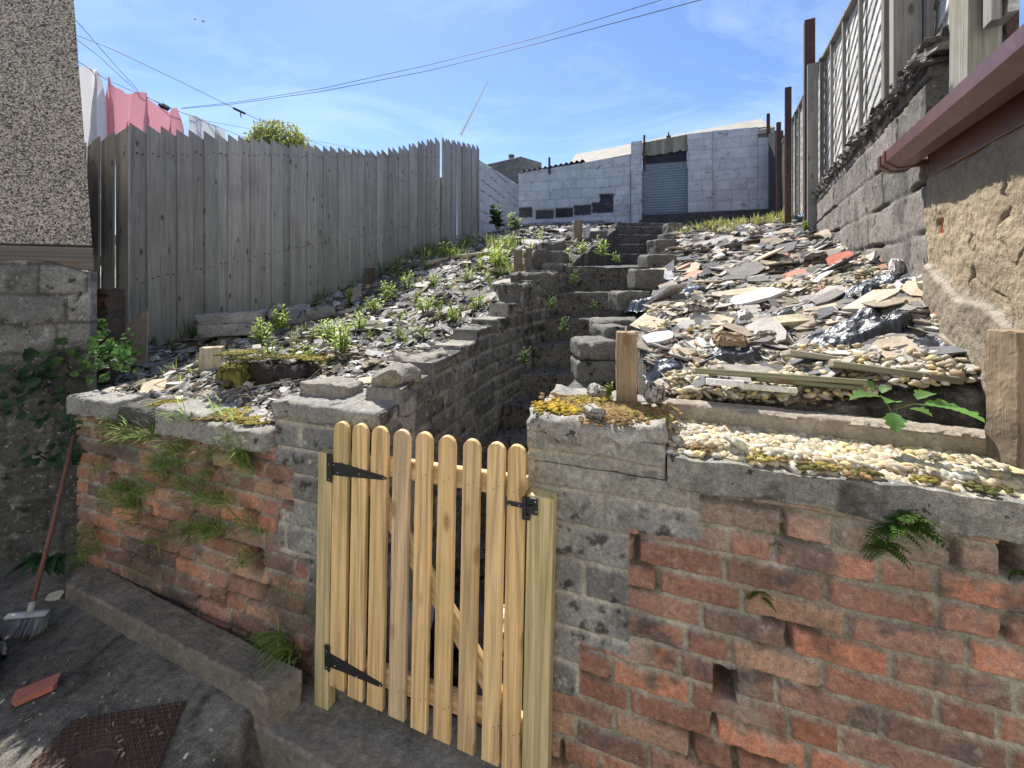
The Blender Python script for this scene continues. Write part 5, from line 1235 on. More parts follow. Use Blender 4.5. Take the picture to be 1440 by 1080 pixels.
# cut lumps that edge the steps
E_R = [(836, 489, 2.30, (0.215, 0.22, 0.10), 0.1, 'squared block at the right of the lower steps, upper of two behind the stake'), (835, 518, 2.29, (0.22, 0.22, 0.115), 0.05, 'squared dark block at the right of the lower steps, lower of two behind the stake'), (864, 461, 2.72, (0.29, 0.2, 0.12), 0.05, 'flat block with a mossy top right of the middle steps'),
       (908, 393, 3.95, (0.27, 0.22, 0.19), 0.1, 'upright pale-edged block right of the broad upper step'), (924, 369, 4.45, (0.32, 0.25, 0.16), 0.15, 'brown-topped flat block capping the right edge of the steps'),
       (946, 329, 8.8, (0.30, 0.3, 0.42), 0.1, 'tall rounded lump beside the narrow upper steps'), (938, 341, 8.0, (0.25, 0.3, 0.3), 0.1, 'rounded lump below the tall one beside the narrow upper steps'),
       (884, 424, 3.3, (0.26, 0.2, 0.16), 0.2, 'dark edging block below the mossy slope right of the steps'),
       (930, 352, 6.2, (0.3, 0.3, 0.3), 0.2, 'dark lump on the right edge between the lower and upper steps'), (858, 482, 2.45, (0.16, 0.2, 0.2), 0.3, 'half-buried dark block behind the square one right of the lower steps')]
for i, (x, y, Y, s, rz, lab) in enumerate(E_R): blockp(x, y, Y, s, rz, 20 + i, lab, (0.135, 0.13, 0.115), 'edging block', 'edging_block', bev=0.018, amp=0.007)
E_L = [(757, 400, 3.75, (0.24, 0.3, 0.20), 0.4, 'big dark edging block left of the broad step'), (768, 368, 4.7, (0.42, 0.3, 0.22), 0.3, 'dark block capping the left edge of the steps below the weeds'),
       (722, 415, 3.35, (0.22, 0.2, 0.18), 0.3, 'rough pale edging stone left of the steps, beneath the two stakes'), (735, 392, 3.9, (0.20, 0.2, 0.12), 0.2, 'rough stone with a pale top beside the two stakes'),
       (838, 334, 7.6, (0.34, 0.3, 0.22), 0.2, 'dark squared block beside the upper landing'), (775, 352, 5.4, (0.32, 0.3, 0.18), 0.2, 'brown block edging the landing'),
       (818, 342, 7.3, (0.28, 0.2, 0.16), 0.2, 'flat lump behind the weeds of the landing')]
for i, (x, y, Y, s, rz, lab) in enumerate(E_L): blockp(x, y, Y, s, rz, 40 + i, lab, (0.10, 0.095, 0.085), 'edging block', 'edging_block', bev=0.025, amp=0.011)
# stepped cap stones of the stair side wall
capl = [(560, 528, 1.83, (0.20, 0.12, 0.07)), (598, 506, 2.12, (0.26, 0.12, 0.06)), (640, 489, 2.5, (0.24, 0.13, 0.05)), (680, 462, 2.85, (0.24, 0.13, 0.06)), (712, 437, 3.15, (0.22, 0.13, 0.06))]
for i, (x, y, Y, s) in enumerate(capl):
    V, F = rbox(s, 0.022, 0.02, 0.012, 9, 70 + i, 20, 0.004); V = V @ rot(0, 0, rad(66)).T if False else V @ rot(0, 0, rad(50)).T
    place('cap_stone', mesh('cap_stone', V + P(x, y, Y), F, np.ones((len(V), 3)) * np.array([0.21, 0.195, 0.165]), smooth=True), M['block'], SW)
# kerb strip behind the gravel and the boards above it
slab('kerb_strip', [P(930, 580, 1.47)[:2], P(1460, 600, 1.12)[:2], P(1475, 600, 1.17)[:2], P(935, 580, 1.53)[:2]], 1.2, 1.318, 'long weathered concrete kerb at the back of the gravel ledge', 'kerb', (0.27, 0.235, 0.19), 77, 'stone', nn=(200, 8, 14))
def board(x0, y0, x1, y1, Y0, Y1, w, t, col, label, name='timber_board', mat='timber', up=(0, 0.25, 1), cat='board'):
    mb = MB(); plank(mb, P(x0, y0, Y0), P(x1, y1, Y1), w, t, up=up, col=col, bevel=0.003); return tag(mb.build(name, M[mat]), label, cat)
board(975, 521, 1212, 538, 1.52, 1.39, 0.09, 0.018, (0.28, 0.27, 0.17), 'greenish old board along the front edge of the right bank')
board(1060, 533, 1205, 546, 1.46, 1.38, 0.07, 0.014, (0.22, 0.22, 0.13), 'lower thin mossy board jutting from the front of the right bank')
board(1168, 512, 1345, 536, 1.46, 1.31, 0.10, 0.022, (0.25, 0.23, 0.16), 'grey-green board along the front of the right bank, farther right')
board(1105, 496, 1172, 506, 1.62, 1.58, 0.09, 0.02, (0.42, 0.38, 0.30), 'short pale board end lying above the greenish board')
board(992, 536, 1044, 540, 1.46, 1.43, 0.05, 0.022, (0.70, 0.69, 0.66), 'chalky white slab end under the greenish board', 'chalky_strip', 'stone', cat='slab')
board(1040, 543, 1118, 549, 1.45, 1.40, 0.05, 0.020, (0.58, 0.57, 0.50), 'long chalky strip beside the white slab end', 'chalky_strip', 'stone', cat='slab')
board(1322, 470, 1408, 490, 1.62, 1.42, 0.075, 0.02, (0.50, 0.38, 0.24), 'pale brown board sloping beside the sandy wall')
board(1310, 385, 1395, 468, 1.95, 1.52, 0.012, 0.01, (0.5, 0.48, 0.44), 'thin pale batten lying along the foot of the sandy wall', 'timber_batten')
def stake(x0, x1, y0, y1, Y, col, label, t=0.07, rz=0.2, tilt=0.0, mat='timber'):
    a, b = P(x0, y1, Y), P(x1, y1, Y); c = (a + b) / 2; top = P((x0 + x1) / 2, y0, Y)[2]; H = top - c[2] + 0.10; w = abs(b[0] - a[0])
    V, F = rbox((w / (1 + 0.25 * abs(rz)), t, H), 0.004, 0.009, 0.0022, 22, x0 * 0.1, 60, 0.0012)
    G = V * np.array([1, 1, 1.0]) + x0 * 0.37; V = V + np.array([1, 0.3, 0]) * (fbm(V[:, 2] * 0, V[:, 2], 0, 9, 2, x0) * 0.004)[:, None]
    V = V @ rot(0, 0, -rz).T + np.array([c[0] + tilt / 2, c[1], top - H / 2])
    cc = np.array(col) * (1 + 0.3 * fbm(V[:, 0], V[:, 1], V[:, 2] * 0.5, 20, 3, 5))[:, None]; cc = mixc(cc, (0.10, 0.085, 0.065), sstep(0.08, 0.0, G[:, 2] - G[:, 2].min() - 0.07) * 0.6)
    return tag(place('timber_stake', mesh('timber_stake', V, F, cc, gc=G), M[mat]), label, 'stake')
stake(866, 895, 467, 556, 1.50, (0.32, 0.235, 0.15), 'brown timber stake with a nail in its top, standing on the mossy pier')
mb = MB(); tube(mb, [P(880, 469, 1.5), P(880, 459, 1.5), P(880, 458.6, 1.5)], [0.003, 0.003, 0.005], 6, (0.6, 0.6, 0.6)); tag(mb.build('nail', M['zinc']), 'bright nail sticking up out of the brown timber stake', 'nail')
stake(1411, 1462, 466, 592, 1.02, (0.28, 0.21, 0.135), 'thick brown timber stake at the right edge of the photo', 0.09)
stake(284, 313, 488, 524, 2.70, (0.42, 0.36, 0.26), 'pale sawn timber stump at the front of the left bank', 0.07, -0.3)
stake(723, 734, 352, 386, 4.4, (0.20, 0.16, 0.12), 'split dark stake at the left of the steps, left of a pair', 0.07, 0.2)
stake(739, 748, 349, 384, 4.3, (0.16, 0.14, 0.12), 'narrow dark stake at the left of the steps, right of a pair', 0.06, 0.1)
stake(807, 819, 310, 347, 7.2, (0.26, 0.20, 0.14), 'brown stake standing in rubble in front of the white building', 0.10, 0.1)
stake(514, 526, 377, 394, 5.3, (0.10, 0.085, 0.07), 'short dark stump by the foot of the left fence', 0.09, 0.1)
rock(P(823, 332, 7.3), (0.10, 0.06, 0.34), (0.6, 0.6, 0.6), 33, 'upright white slate leaning on the brown stake by the building', 'slate', 'broken_slate')
# ribbed sheet leaning by the fence corner
a, b = P(172, 517, 3.05), P(206, 510, 3.1); hgt = 0.34
uu, vv = np.meshgrid(np.linspace(0, 1, 60), np.linspace(0, 1, 4), indexing='ij'); off = 0.006 * np.sin(uu * 2 * math.pi * 11)
V = a + (b - a) * uu[..., None] + vv[..., None] * np.array([-0.015, 0.05, 1.0]) * (hgt - 0.05 + 0.1 * uu[..., None]); V[..., 1] += off
k = V.reshape(-1, 3); V2 = k + (0, 0.008, 0)
tag(place('ribbed_board', mesh('ribbed_board', np.concatenate([k, V2]), np.concatenate([grid_faces(60, 4), grid_faces(60, 4, True) + 240]), (0.27, 0.23, 0.185)), M['stone']), 'short brown ribbed sheet leaning at the corner of the left fence', 'board')
# decayed log and mossy log
blockp(385, 527, 2.35, (0.50, 0.16, 0.13), -0.1, 61, 'dark rotten sleeper with moss along its top on the left bank', (0.035, 0.03, 0.026), 'sleeper', 'rotten_sleeper', mat='soil', bev=0.03, amp=0.02)
blockp(335, 530, 2.25, (0.13, 0.13, 0.14), 0.2, 62, 'lump of stone covered all over in yellow-green moss', (0.16, 0.155, 0.045), 'mossy stone', 'mossy_stone', mat='moss', bev=0.06, amp=0.016)
tb = MB(); tube(tb, [P(595, 372, 5.6), P(640, 362, 5.8), P(700, 355, 5.9)], [0.04, 0.035, 0.03], 8, (0.36, 0.31, 0.23)); tag(tb.build('fallen_pole', M['stone']), 'pale fallen timber pole lying across the upper left bank', 'pole')

# ------------------------------------------------------------------ sheets of plastic, bags
def RBs(zf): return zf
def sheet(name, x, y, zf, w, d, rz, amp, col, label, cat, mat='plastic', seed=0, puff=0.0, n=110, freq=7.0):
    c = (hL if zf is zL else hR)(x, y)
    a, b = np.meshgrid(np.linspace(-1, 1, n), np.linspace(-1, 1, n), indexing='ij')
    ang = np.arctan2(b, a); rr = np.hypot(a, b)
    out = 0.78 + 0.30 * fbm(np.cos(ang) * 1.2, np.sin(ang) * 1.2, 0, 1.6, 3, seed)
    k = np.minimum(1, out / np.maximum(np.maximum(np.abs(a), np.abs(b)), 1e-6) ) ; a2, b2 = a * out, b * out
    X0, Y0 = a2 * w / 2, b2 * d / 2
    X = c[0] + X0 * math.cos(rz) - Y0 * math.sin(rz); Yv = c[1] + X0 * math.sin(rz) + Y0 * math.cos(rz)
    ca, sa = math.cos(seed * 1.3), math.sin(seed * 1.3); q = fbm((X0 * ca + Y0 * sa) * 1.5, (Y0 * ca - X0 * sa) * 0.55, 0, freq, 3, seed + 3, 0.42); rid = (1 - np.abs(q) * 3.2)
    q2 = fbm(X0 * 0.6 + q * 0.05, Y0 * 1.4, 0, freq * 2.0, 2, seed + 5); rid2 = (1 - np.abs(q2) * 3) * 0.7
    edge = sstep(1.0, 0.45, np.maximum(np.abs(a), np.abs(b)))
    z = RBs(zf)(X, Yv) + (-0.03 + edge * (0.052 + 0.75 * amp * (rid * 0.7 + 0.35 * rid2) + 0.55 * puff * np.sqrt(np.clip(1 - rr ** 2, 0, 1))))
    me = mesh(name, np.stack([X, Yv, z], -1).reshape(-1, 3), grid_faces(n, n), col, smooth=True)
    return tag(place(name, me, M[mat]), label, cat)
BK = (0.020, 0.023, 0.031)
sheet('plastic_sheet', 950, 417, zR, 0.80, 0.42, 0.25, 0.022, (0.07, 0.09, 0.13), 'crumpled blue-grey plastic sheet beside the upper right of the steps', 'plastic sheet', seed=1, puff=0.02)
sheet('black_sheeting', 900, 428, zR, 0.26, 0.22, 0.4, 0.02, (0.06, 0.075, 0.105), 'small fold of dark blue sheeting at the very edge of the steps', 'plastic sheet', seed=2)
sheet('bin_bag', 1195, 476, zR, 0.56, 0.32, -0.1, 0.026, BK, 'shiny torn black bin bag in the middle of the right bank', 'bin bag', seed=3, puff=0.03)
sheet('bin_bag', 1262, 462, zR, 0.15, 0.14, 0.3, 0.02, BK, 'small bunched black bag right of the shiny torn one', 'bin bag', seed=4, puff=0.05)
sheet('bin_bag', 1222, 412, zR, 0.44, 0.26, 0.1, 0.025, BK, 'crumpled black bag high on the right bank below the red tile', 'bin bag', seed=5, puff=0.04)
sheet('bin_bag', 1275, 400, zR, 0.20, 0.14, 0.5, 0.02, BK, 'black bag scrap close under the block wall', 'bin bag', seed=6, puff=0.03)
sheet('black_sheeting', 1030, 503, zR, 0.46, 0.17, -0.05, 0.018, (0.03, 0.034, 0.045), 'black sheeting spread behind the front board, right of the front stake', 'plastic sheet', seed=7)
sheet('black_sheeting', 945, 518, zR, 0.26, 0.18, -0.1, 0.02, (0.035, 0.042, 0.06), 'dark blue-black sheeting hanging over the front next to the stake', 'plastic sheet', seed=8)
sheet('black_sheeting', 1300, 492, zR, 0.38, 0.16, -0.2, 0.02, BK, 'black sheeting under the sloping brown board near the right edge', 'plastic sheet', seed=9)
sheet('grey_plastic', 1045, 452, zR, 0.16, 0.13, 0.1, 0.018, (0.30, 0.29, 0.27), 'crumpled pale grey plastic lump in the middle of the right bank', 'plastic', seed=10, puff=0.04, freq=14)
sheet('grey_plastic', 1100, 450, zR, 0.18, 0.12, 0.1, 0.018, (0.12, 0.12, 0.12), 'crumpled dark grey plastic right of the pale grey lump', 'plastic', seed=11, puff=0.03, freq=14)
sheet('grey_plastic', 1062, 338, zR, 1.0, 0.9, 0.2, 0.05, (0.42, 0.42, 0.42), 'whitish torn plastic near the top of the right bank', 'plastic', seed=13, puff=0.04)
sheet('fleece_sheet', 510, 458, zL, 0.62, 0.28, 0.35, 0.03, (0.44, 0.42, 0.38), 'torn dirty white fleece strip lying across the left bank', 'fleece', 'cloth', seed=12)
# ------------------------------------------------------------------ behind the gate
def tub(c, w, d, h, col, label, name, cat, mat):
    V, F = rbox((w, d, h), 0.03, 0.03, 0.004, 5, 3, 16); V[:, :2] *= (0.86 + 0.14 * (V[:, 2:3] / h + 0.5))
    return tag(place(name, mesh(name, V + c, F, col, smooth=True), M[mat]), label, cat)
tub(P(582, 905, 1.72) , 0.15, 0.15, 0.26, (0.36, 0.37, 0.39), 'pale grey plastic tub standing behind the gate pickets', 'plastic_tub', 'tub', 'brush')
blob = np.array(P(620, 930, 1.75)); V, F = rbox((0.24, 0.22, 0.30), 0.10, 0.02, 0.05, 6, 9, 30, 0.01); tag(place('bin_bag', mesh('bin_bag', V + blob, F, (0.02, 0.023, 0.032), smooth=True), M['plastic']), 'full dark bin bag behind the middle of the gate', 'bin bag')
rock(P(705, 890, 1.62), (0.12, 0.12, 0.16), (0.6, 0.6, 0.58), 77, 'pale rubbish lump seen through the right-hand pickets', 'rubbish', 'rubbish', 'stone')
blockp(672, 900, 1.75, (0.10, 0.08, 0.22), 0.3, 78, 'dark grey slate leaning behind the right-hand pickets', (0.10, 0.10, 0.12), 'slate', 'broken_slate', mat='stone')
# ================================================================== VEGETATION
vR = np.random.default_rng(5)
def leafstrip(mb, base, dirv, L, w, bend, col, nseg=4, fold=0.25, up=(0, 0, 1)):
    """pointed leaf that starts along dirv and droops"""
    d = np.asarray(dirv, float); d /= np.linalg.norm(d); s = np.cross(d, up); ns = np.linalg.norm(s); s = s / ns if ns > 1e-3 else np.array([1.0, 0, 0])
    p = np.asarray(base, float).copy(); V, F = [], []
    prof = [0.35, 1.0, 0.85, 0.5, 0.0][:nseg + 1] if nseg == 4 else list(np.sin(np.linspace(0.25, math.pi, nseg + 1)))
    for i in range(nseg + 1):
        n = np.cross(s, d); ww = w / 2 * prof[i]
        V += [p - s * ww + n * ww * fold, p, p + s * ww + n * ww * fold]
        p = p + d * L / nseg; d = d + np.array([0, 0, -bend / nseg]); d /= np.linalg.norm(d)
    for i in range(nseg):
        a = i * 3; F += [[a, a + 1, a + 4, a + 3], [a + 1, a + 2, a + 5, a + 4]]
    mb.add(V, F, col)
def vary(c, a=0.25): return np.array(c) * (1 + a * (vR.random() - 0.5) * 2) * np.array([1 + 0.15 * (vR.random() - .5), 1, 1])
G1, G2, G3 = (0.34, 0.44, 0.09), (0.12, 0.20, 0.04), (0.055, 0.11, 0.03)
def weed(p, h, label, stems=5, col=G1, spread=0.35, lw=0.16, group=None, name='leafy_weed', cat='weed', nl=11):
    mb = MB()
    for s in range(stems):
        a = vR.random() * 6.28; lean = np.array([math.cos(a), math.sin(a), 0]) * spread * vR.random(); hh = h * (0.6 + 0.5 * vR.random())
        b = np.asarray(p) + np.array([math.cos(a), math.sin(a), 0]) * h * 0.25 * vR.random() - (0, 0, 0.02)
        top = b + (lean + np.array([0, 0, 1])) * hh
        tube(mb, [b, (b + top) / 2 + lean * -0.05 * hh, top], [0.004, 0.003, 0.002], 4, vary(G2))
        for k in range(nl):
            t = 0.15 + 0.85 * (k + vR.random() * .5) / nl; q = b + (top - b) * t; an = k * 2.4 + vR.random()
            L = h * (0.42 - 0.22 * t) * (0.8 + .5 * vR.random())
            leafstrip(mb, q, (math.cos(an), math.sin(an), 0.35 + 0.7 * t), L, L * lw * 2.2, 0.9, vary(col))
    return tag(mb.build(name, M['leaf']), label, cat, group)
WL = [(490, 432, .13, 'bushy light-green weed standing highest at left on the left bank'), (545, 424, .14, 'light-green weed with a tall shoot in the middle of the left bank'), (528, 440, .11, 'spreading light-green weed just below the fleece strip'),
      (573, 408, .13, 'light-green weed near the fence in the middle of the left bank'), (597, 442, .12, 'upright light-green weed between slates left of the steps'), (610, 405, .11, 'small bright weed at the top of the slate slope'),
      (672, 435, .10, 'bright weed above the ochre moss beside the steps'), (640, 455, .09, 'low bright weed left of the stair side wall'), (465, 485, .13, 'bright clump of weed on the front of the left bank'),
      (395, 470, .15, 'tall thin-leaved weed behind the rotten sleeper'), (480, 500, .12, 'bright weed close above the loose block'), (365, 484, .13, 'thin weed left of the rotten sleeper'),
      (430, 522, .09, 'small weed growing from the rotten sleeper'), (505, 470, .11, 'bright weed right of the fleece edge'), (700, 378, .22, 'tall pale weed behind the two stakes'), (630, 370, .18, 'weed clump beneath the end of the picket fence')]
for x, y, h, lab in WL: weed(hL(x, y) + (0, 0, .03), h * 1.45, lab, 8, lw=.14, col=(0.40, 0.50, 0.11), spread=.55)
def tuft(mb, p, n, L, spread, col, out=None, w=0.004, droop=0.9):
    for _ in range(n):
        a = vR.random() * 6.28; d = np.array([math.cos(a) * spread, math.sin(a) * spread, 1.0]) * np.array([1, 1, 0.5 + vR.random()])
        if out is not None: d = d * 0.6 + np.asarray(out) * (0.5 + vR.random())
        l = L * (0.5 + 0.7 * vR.random())
        leafstrip(mb, np.asarray(p) + vR.normal(size=3) * L * 0.12, d, l, w, droop * (0.5 + vR.random()), vary(col, .3), nseg=3, fold=0.1)
# rough grass: along the picket fence, upper left bank, top of the right bank
def grass(name, spots, label, L, w, n=14, col=G1, rad_=0.12, zf=None):
    mb = MB()
    for (p, k) in spots:
        for _ in range(k):
            q = np.array(p) + np.array([vR.normal(), vR.normal(), 0]) * rad_
            if zf is not None: q[2] = float(zf(q[0], q[1])) - 0.01
            tuft(mb, q, n, L * (0.7 + .6 * vR.random()), 0.35, col, w=w)
    return tag(mb.build(name, M['leaf']), label, 'grass', kind='stuff')
for i_, (x, y) in enumerate(((560, 452), (583, 425), (618, 438), (655, 420), (470, 448), (510, 440), (440, 478), (415, 490), (520, 478), (560, 478), (650, 398), (690, 408), (600, 478), (380, 500))):
    weed(hL(x, y) + (0, 0, .02), vR.uniform(.07, .13), 'small scattered light-green weed among the slates of the left bank', 4, lw=.15, col=(0.30, 0.40, 0.08), spread=.8, group='small weeds on the left bank')
grass('grass', [(hL(x, y), 3) for x, y in ((420, 470), (450, 460), (480, 470), (500, 445), (540, 460), (570, 440), (590, 460), (620, 425), (640, 410), (660, 400), (520, 415), (560, 400), (470, 490), (440, 500), (400, 500), (350, 495), (600, 395), (630, 455), (540, 485), (240, 530), (270, 515), (210, 545))], 'sparse thin grass between the slates of the left bank', 0.08, 0.0045, 9, (0.28, 0.36, 0.09), 0.10, zL)
WS_ = [(815, 366, 5.5, .30, 'broad patch of bright weeds on the stair landing, left'), (845, 362, 5.9, .30, 'bright weeds on the stair landing, middle'), (800, 372, 4.9, .20, 'bright weed hanging over the broad step'), (868, 368, 5.3, .14, 'small weed at the right of the landing'),
       (790, 465, 2.98, .12, 'small weed with pale tips on the dark middle step'), (777, 430, 3.25, .10, 'dark weed in the corner of the fourth step'), (835, 432, 3.35, .08, 'little weed right on the fourth step'), (733, 508, 2.75, .10, 'dark weed in the left corner of a lower step'), (805, 396, 3.75, .12, 'dark weed at the left end of the broad step')]
for x, y, Y, h, lab in WS_: weed(P(x, y, Y), h, lab, 6, col=G1 if Y > 4 else G2, nl=9, lw=.14)
weed(P(855, 548, 1.5), 0.055, 'tiny yellow-green seedling beside the grey pointed stone on the pier', 3, col=(0.4, 0.42, 0.06), lw=.3, nl=6)
weed(hR(1133, 330), 0.18, 'bright green weed at the foot of the block wall near the top', 4, col=(0.16, 0.26, 0.03), lw=.3)
weed(P(700, 322, 8.6), 0.5, 'dark leafy shrub at the corner of the white side wall', 9, col=G3, lw=.3, nl=9, name='shrub', cat='shrub')
weed(P(725, 324, 8.4), 0.35, 'pale green plant beside the dark shrub at the white wall', 7, col=(0.22, 0.30, 0.10), lw=.3, nl=9)
weed(P(272, 590, 1.9), 0.06, 'tiny weed on the left coping stones', 3, col=G2)
grass('grass', [(hL(x, y), 7) for x, y in ((610, 360), (640, 352), (665, 350), (690, 348), (705, 352), (600, 375), (655, 362), (720, 345), (560, 385), (690, 370), (710, 385))], 'rough pale grass on the upper left bank', 0.24, 0.012, 12, (0.20, 0.25, 0.06), 0.2, zL)
grass('grass', [(hR(x, y), 10) for x, y in ((1000, 322), (1020, 320), (1040, 317), (1060, 315), (1080, 313), (1095, 314), (1070, 318), (1005, 326))], 'yellowish grass along the top of the right bank', 0.22, 0.018, 14, (0.26, 0.27, 0.08), 0.35, zR)
fp_ = []
for u in np.linspace(0.1, FA.L, 30):
    q = FA.at(u, 0, 0.10); fp_.append(((q[0], q[1], 0), 2))
grass('grass', fp_, 'thin grass growing along the foot of the left fence', 0.14, 0.007, 8, G2, 0.08, zL)
grass('grass', [(hL(250, 470), 6), (hL(262, 476), 4)], 'tuft of long grass at the front end of the left fence', 0.26, 0.007, 12, G2, 0.05, zL)
# grass and small ferns rooted in the left brick wall
LT = [(165, 600, 9), (190, 615, 16), (225, 620, 12), (260, 628, 16), (300, 640, 8), (345, 640, 18), (355, 655, 14), (340, 622, 8), (180, 690, 20), (195, 705, 18), (212, 690, 12), (235, 672, 10), (260, 680, 10), (250, 655, 12), (225, 650, 8), (300, 668, 8), (310, 700, 10), (330, 705, 8), (295, 745, 14), (315, 745, 12), (280, 740, 6), (355, 735, 5), (150, 660, 6), (140, 772, 10), (135, 750, 7), (365, 745, 5), (235, 760, 5), (208, 728, 5), (355, 790, 6), (262, 585, 6), (320, 585, 6), (160, 700, 5), (280, 700, 8), (120, 790, 8), (400, 905, 12), (415, 915, 12), (395, 895, 8)]
nW = np.array([*W0.n, 0.0])
for i, (x, y, n) in enumerate(LT):
    mb = MB(); u, z = W0.uz(x, y)
    for _ in range(5): tuft(mb, W0.at(u + vR.normal() * 0.028, z + vR.normal() * 0.012, 0.014), n, 0.115, 0.7, (0.30, 0.42, 0.12), out=nW * 0.8 + np.array([0, 0, 0.3]), w=0.0058, droop=1.1)
    tag(mb.build('grass_tuft', M['leaf']), 'green grass tuft rooted between the bricks of the left wall', 'grass tuft', 'grass tufts in the left brick wall')
def frond(mb, b, d, L, col, bend=0.8, np_=11, pw=0.22):
    d = np.asarray(d, float); d /= np.linalg.norm(d); p = np.asarray(b, float).copy(); pts = [p.copy()]
    for i in range(np_):
        s = np.cross(d, (0, 0, 1)); s /= max(np.linalg.norm(s), 1e-3); t = i / np_
        l = L * pw * math.sin(0.4 + 2.5 * t)
        for sg in (-1, 1): leafstrip(mb, p, s * sg + d * 0.35, l, l * 0.38, 0.3, vary(col, .2), nseg=2, fold=0)
        p = p + d * L / np_; d = d + np.array([0, 0, -bend / np_]); d /= np.linalg.norm(d); pts.append(p.copy())
    tube(mb, pts, 0.0009, 3, (0.05, 0.06, 0.02))
def fern(x, y, n, L, label, wallside=True, col=(0.08, 0.17, 0.025)):
    mb = MB(); u, z = W0.uz(x, y); b = W0.at(u, z, 0.005)
    for k in range(n):
        a = -1.4 + 2.8 * k / max(1, n - 1) + vR.normal() * 0.15
        d = np.array([W0.t[0] * math.sin(a), W0.t[1] * math.sin(a), math.cos(a) * 0.9]) + nW * (0.4 + 0.5 * vR.random())
        frond(mb, b + vR.normal(size=3) * 0.006, d, L * (0.6 + .5 * vR.random()), col, 1.4)
    return tag(mb.build('fern', M['leaf']), label, 'fern')
fern(1262, 738, 22, 0.095, 'dense green fern hanging from the right-hand brick wall below the gravel')
fern(1240, 765, 14, 0.07, 'lower left tail of fern on the right-hand wall, just under the dense one')
fern(1275, 722, 12, 0.06, 'small fern sprig right above the dense one on the right-hand wall')
fern(1066, 835, 6, 0.055, 'little star-shaped fern growing from a joint in the right-hand bricks')
fern(1090, 762, 5, 0.022, 'tiny fern sprig in an open joint of the right-hand wall'); fern(1425, 800, 8, 0.04, 'fern growing inside the dark hole at the right edge')
# broad jagged leaves over the gravel
def bigleaf(mb, b, d, L, w, col, lobes=4, bend=0.5):
    d = np.asarray(d, float); d /= np.linalg.norm(d); s = np.cross(d, (0, 0, 1)); s /= np.linalg.norm(s); n = np.cross(s, d)
    N = 26; t = np.linspace(0, 1, N); width = w / 2 * np.sin(np.pi * t ** 0.7) * (0.62 + 0.38 * np.abs(np.sin(t * math.pi * lobes * 1.0 + 0.5)) ** 0.8)
    c = np.array(b) + d * (t * L)[:, None] + np.array([0, 0, -bend * L])[None] * (t ** 2)[:, None]
    V, F = [], []
    for i in range(N):
        for q in (-1, -0.5, 0, 0.5, 1): V.append(c[i] + s * q * width[i] + d * abs(q) * width[i] * 0.35 + n * (abs(q) * 0.28 * width[i] + 0.03 * width[i] * math.sin(i * 1.9)))
    for i in range(N - 1):
        for q in range(4): F.append([i * 5 + q, i * 5 + q + 1, i * 5 + q + 6, i * 5 + q + 5])
    mb.add(V, F, vary(col, .12))
bp = thing('thistle_plant', 'trailing plant with broad jagged bright green leaves over the gravel ledge', 'plant', P(1265, 590, 1.2))
for (x, y, Y, dx, dy, dz, L, w) in ((1238, 558, 1.22, -1, 0.1, 0.15, .085, .042), (1228, 552, 1.25, -.2, .3, .9, .05, .03), (1300, 570, 1.15, 1, -.25, 0.02, .135, .062), (1290, 562, 1.18, .9, .2, .5, .07, .034), (1262, 566, 1.2, -.8, -.3, .3, .055, .032), (1255, 580, 1.15, -.3, -.5, -.5, .05, .034), (1240, 553, 1.25, .6, .1, .6, .04, .025), (1278, 575, 1.16, .3, -.6, .1, .05, .03)):
    m = MB(); bigleaf(m, P(x, y, Y), (dx, dy, dz), L, w * 1.5, (0.12, 0.25, 0.06), 4, 0.3); m.build('leaf', M['leaf'], bp, True)
m = MB(); tube(m, [P(1262, 598, 1.16), P(1260, 575, 1.18), P(1285, 568, 1.18), P(1302, 570, 1.15)], 0.0022, 5, (0.16, 0.20, 0.06)); tube(m, [P(1260, 590, 1.16), P(1246, 565, 1.2), P(1238, 556, 1.22)], 0.002, 5, (0.16, 0.18, 0.06)); m.build('stem', M['leaf'], bp)
# bramble by the house corner and creeper on the old wall
def roundleaf(mb, b, nrm, s, col):
    nrm = np.asarray(nrm, float) + vR.normal(size=3) * 0.4; nrm /= np.linalg.norm(nrm); a = np.cross(nrm, (0.1, 0.2, 1)); a /= np.linalg.norm(a); c = np.cross(nrm, a); r0 = vR.random() * 6.28
    V = [b]; k = 9
    for i in range(k):
        t = 2 * math.pi * i / k; r = s / 2 * (1 - 0.22 * (i % 3 == 0)); V.append(b + (a * math.cos(t + r0) + c * math.sin(t + r0)) * r + nrm * s * 0.10 * (0.5 + math.cos(2 * t)))
    mb.add(V, [[0, i + 1, (i + 1) % k + 1] for i in range(k)], vary(col, .35))
def bush(name, pts, nl, s, col, label, cat, nrm=(0.2, -1, 0.8), rad_=0.1, stem=True):
    mb = MB()
    for (x, y, Y, r) in pts:
        c = P(x, y, Y)
        for _ in range(nl):
            q = c + np.clip(vR.normal(size=3), -1.6, 1.6) * r * np.array([1, .6, .6]); roundleaf(mb, q, nrm, s * (0.6 + .8 * vR.random()), col)
        if stem: tube(mb, [c + (0, 0.05, -r), c + (0.02, 0, 0), c + (0.01, 0, r * .8)], [0.004, .003, .002], 4, (0.08, .07, .03))
    return tag(mb.build(name, M['leaf']), label, cat)
bush('bramble', [(105, 500, 2.45, .11), (140, 490, 2.5, .12), (90, 515, 2.4, .08), (130, 465, 2.6, .07), (155, 512, 2.4, .08), (110, 482, 2.5, .08), (165, 490, 2.6, .05)], 34, 0.04, (0.06, 0.13, 0.03), 'dark green bramble bush at the corner under the house', 'bush')
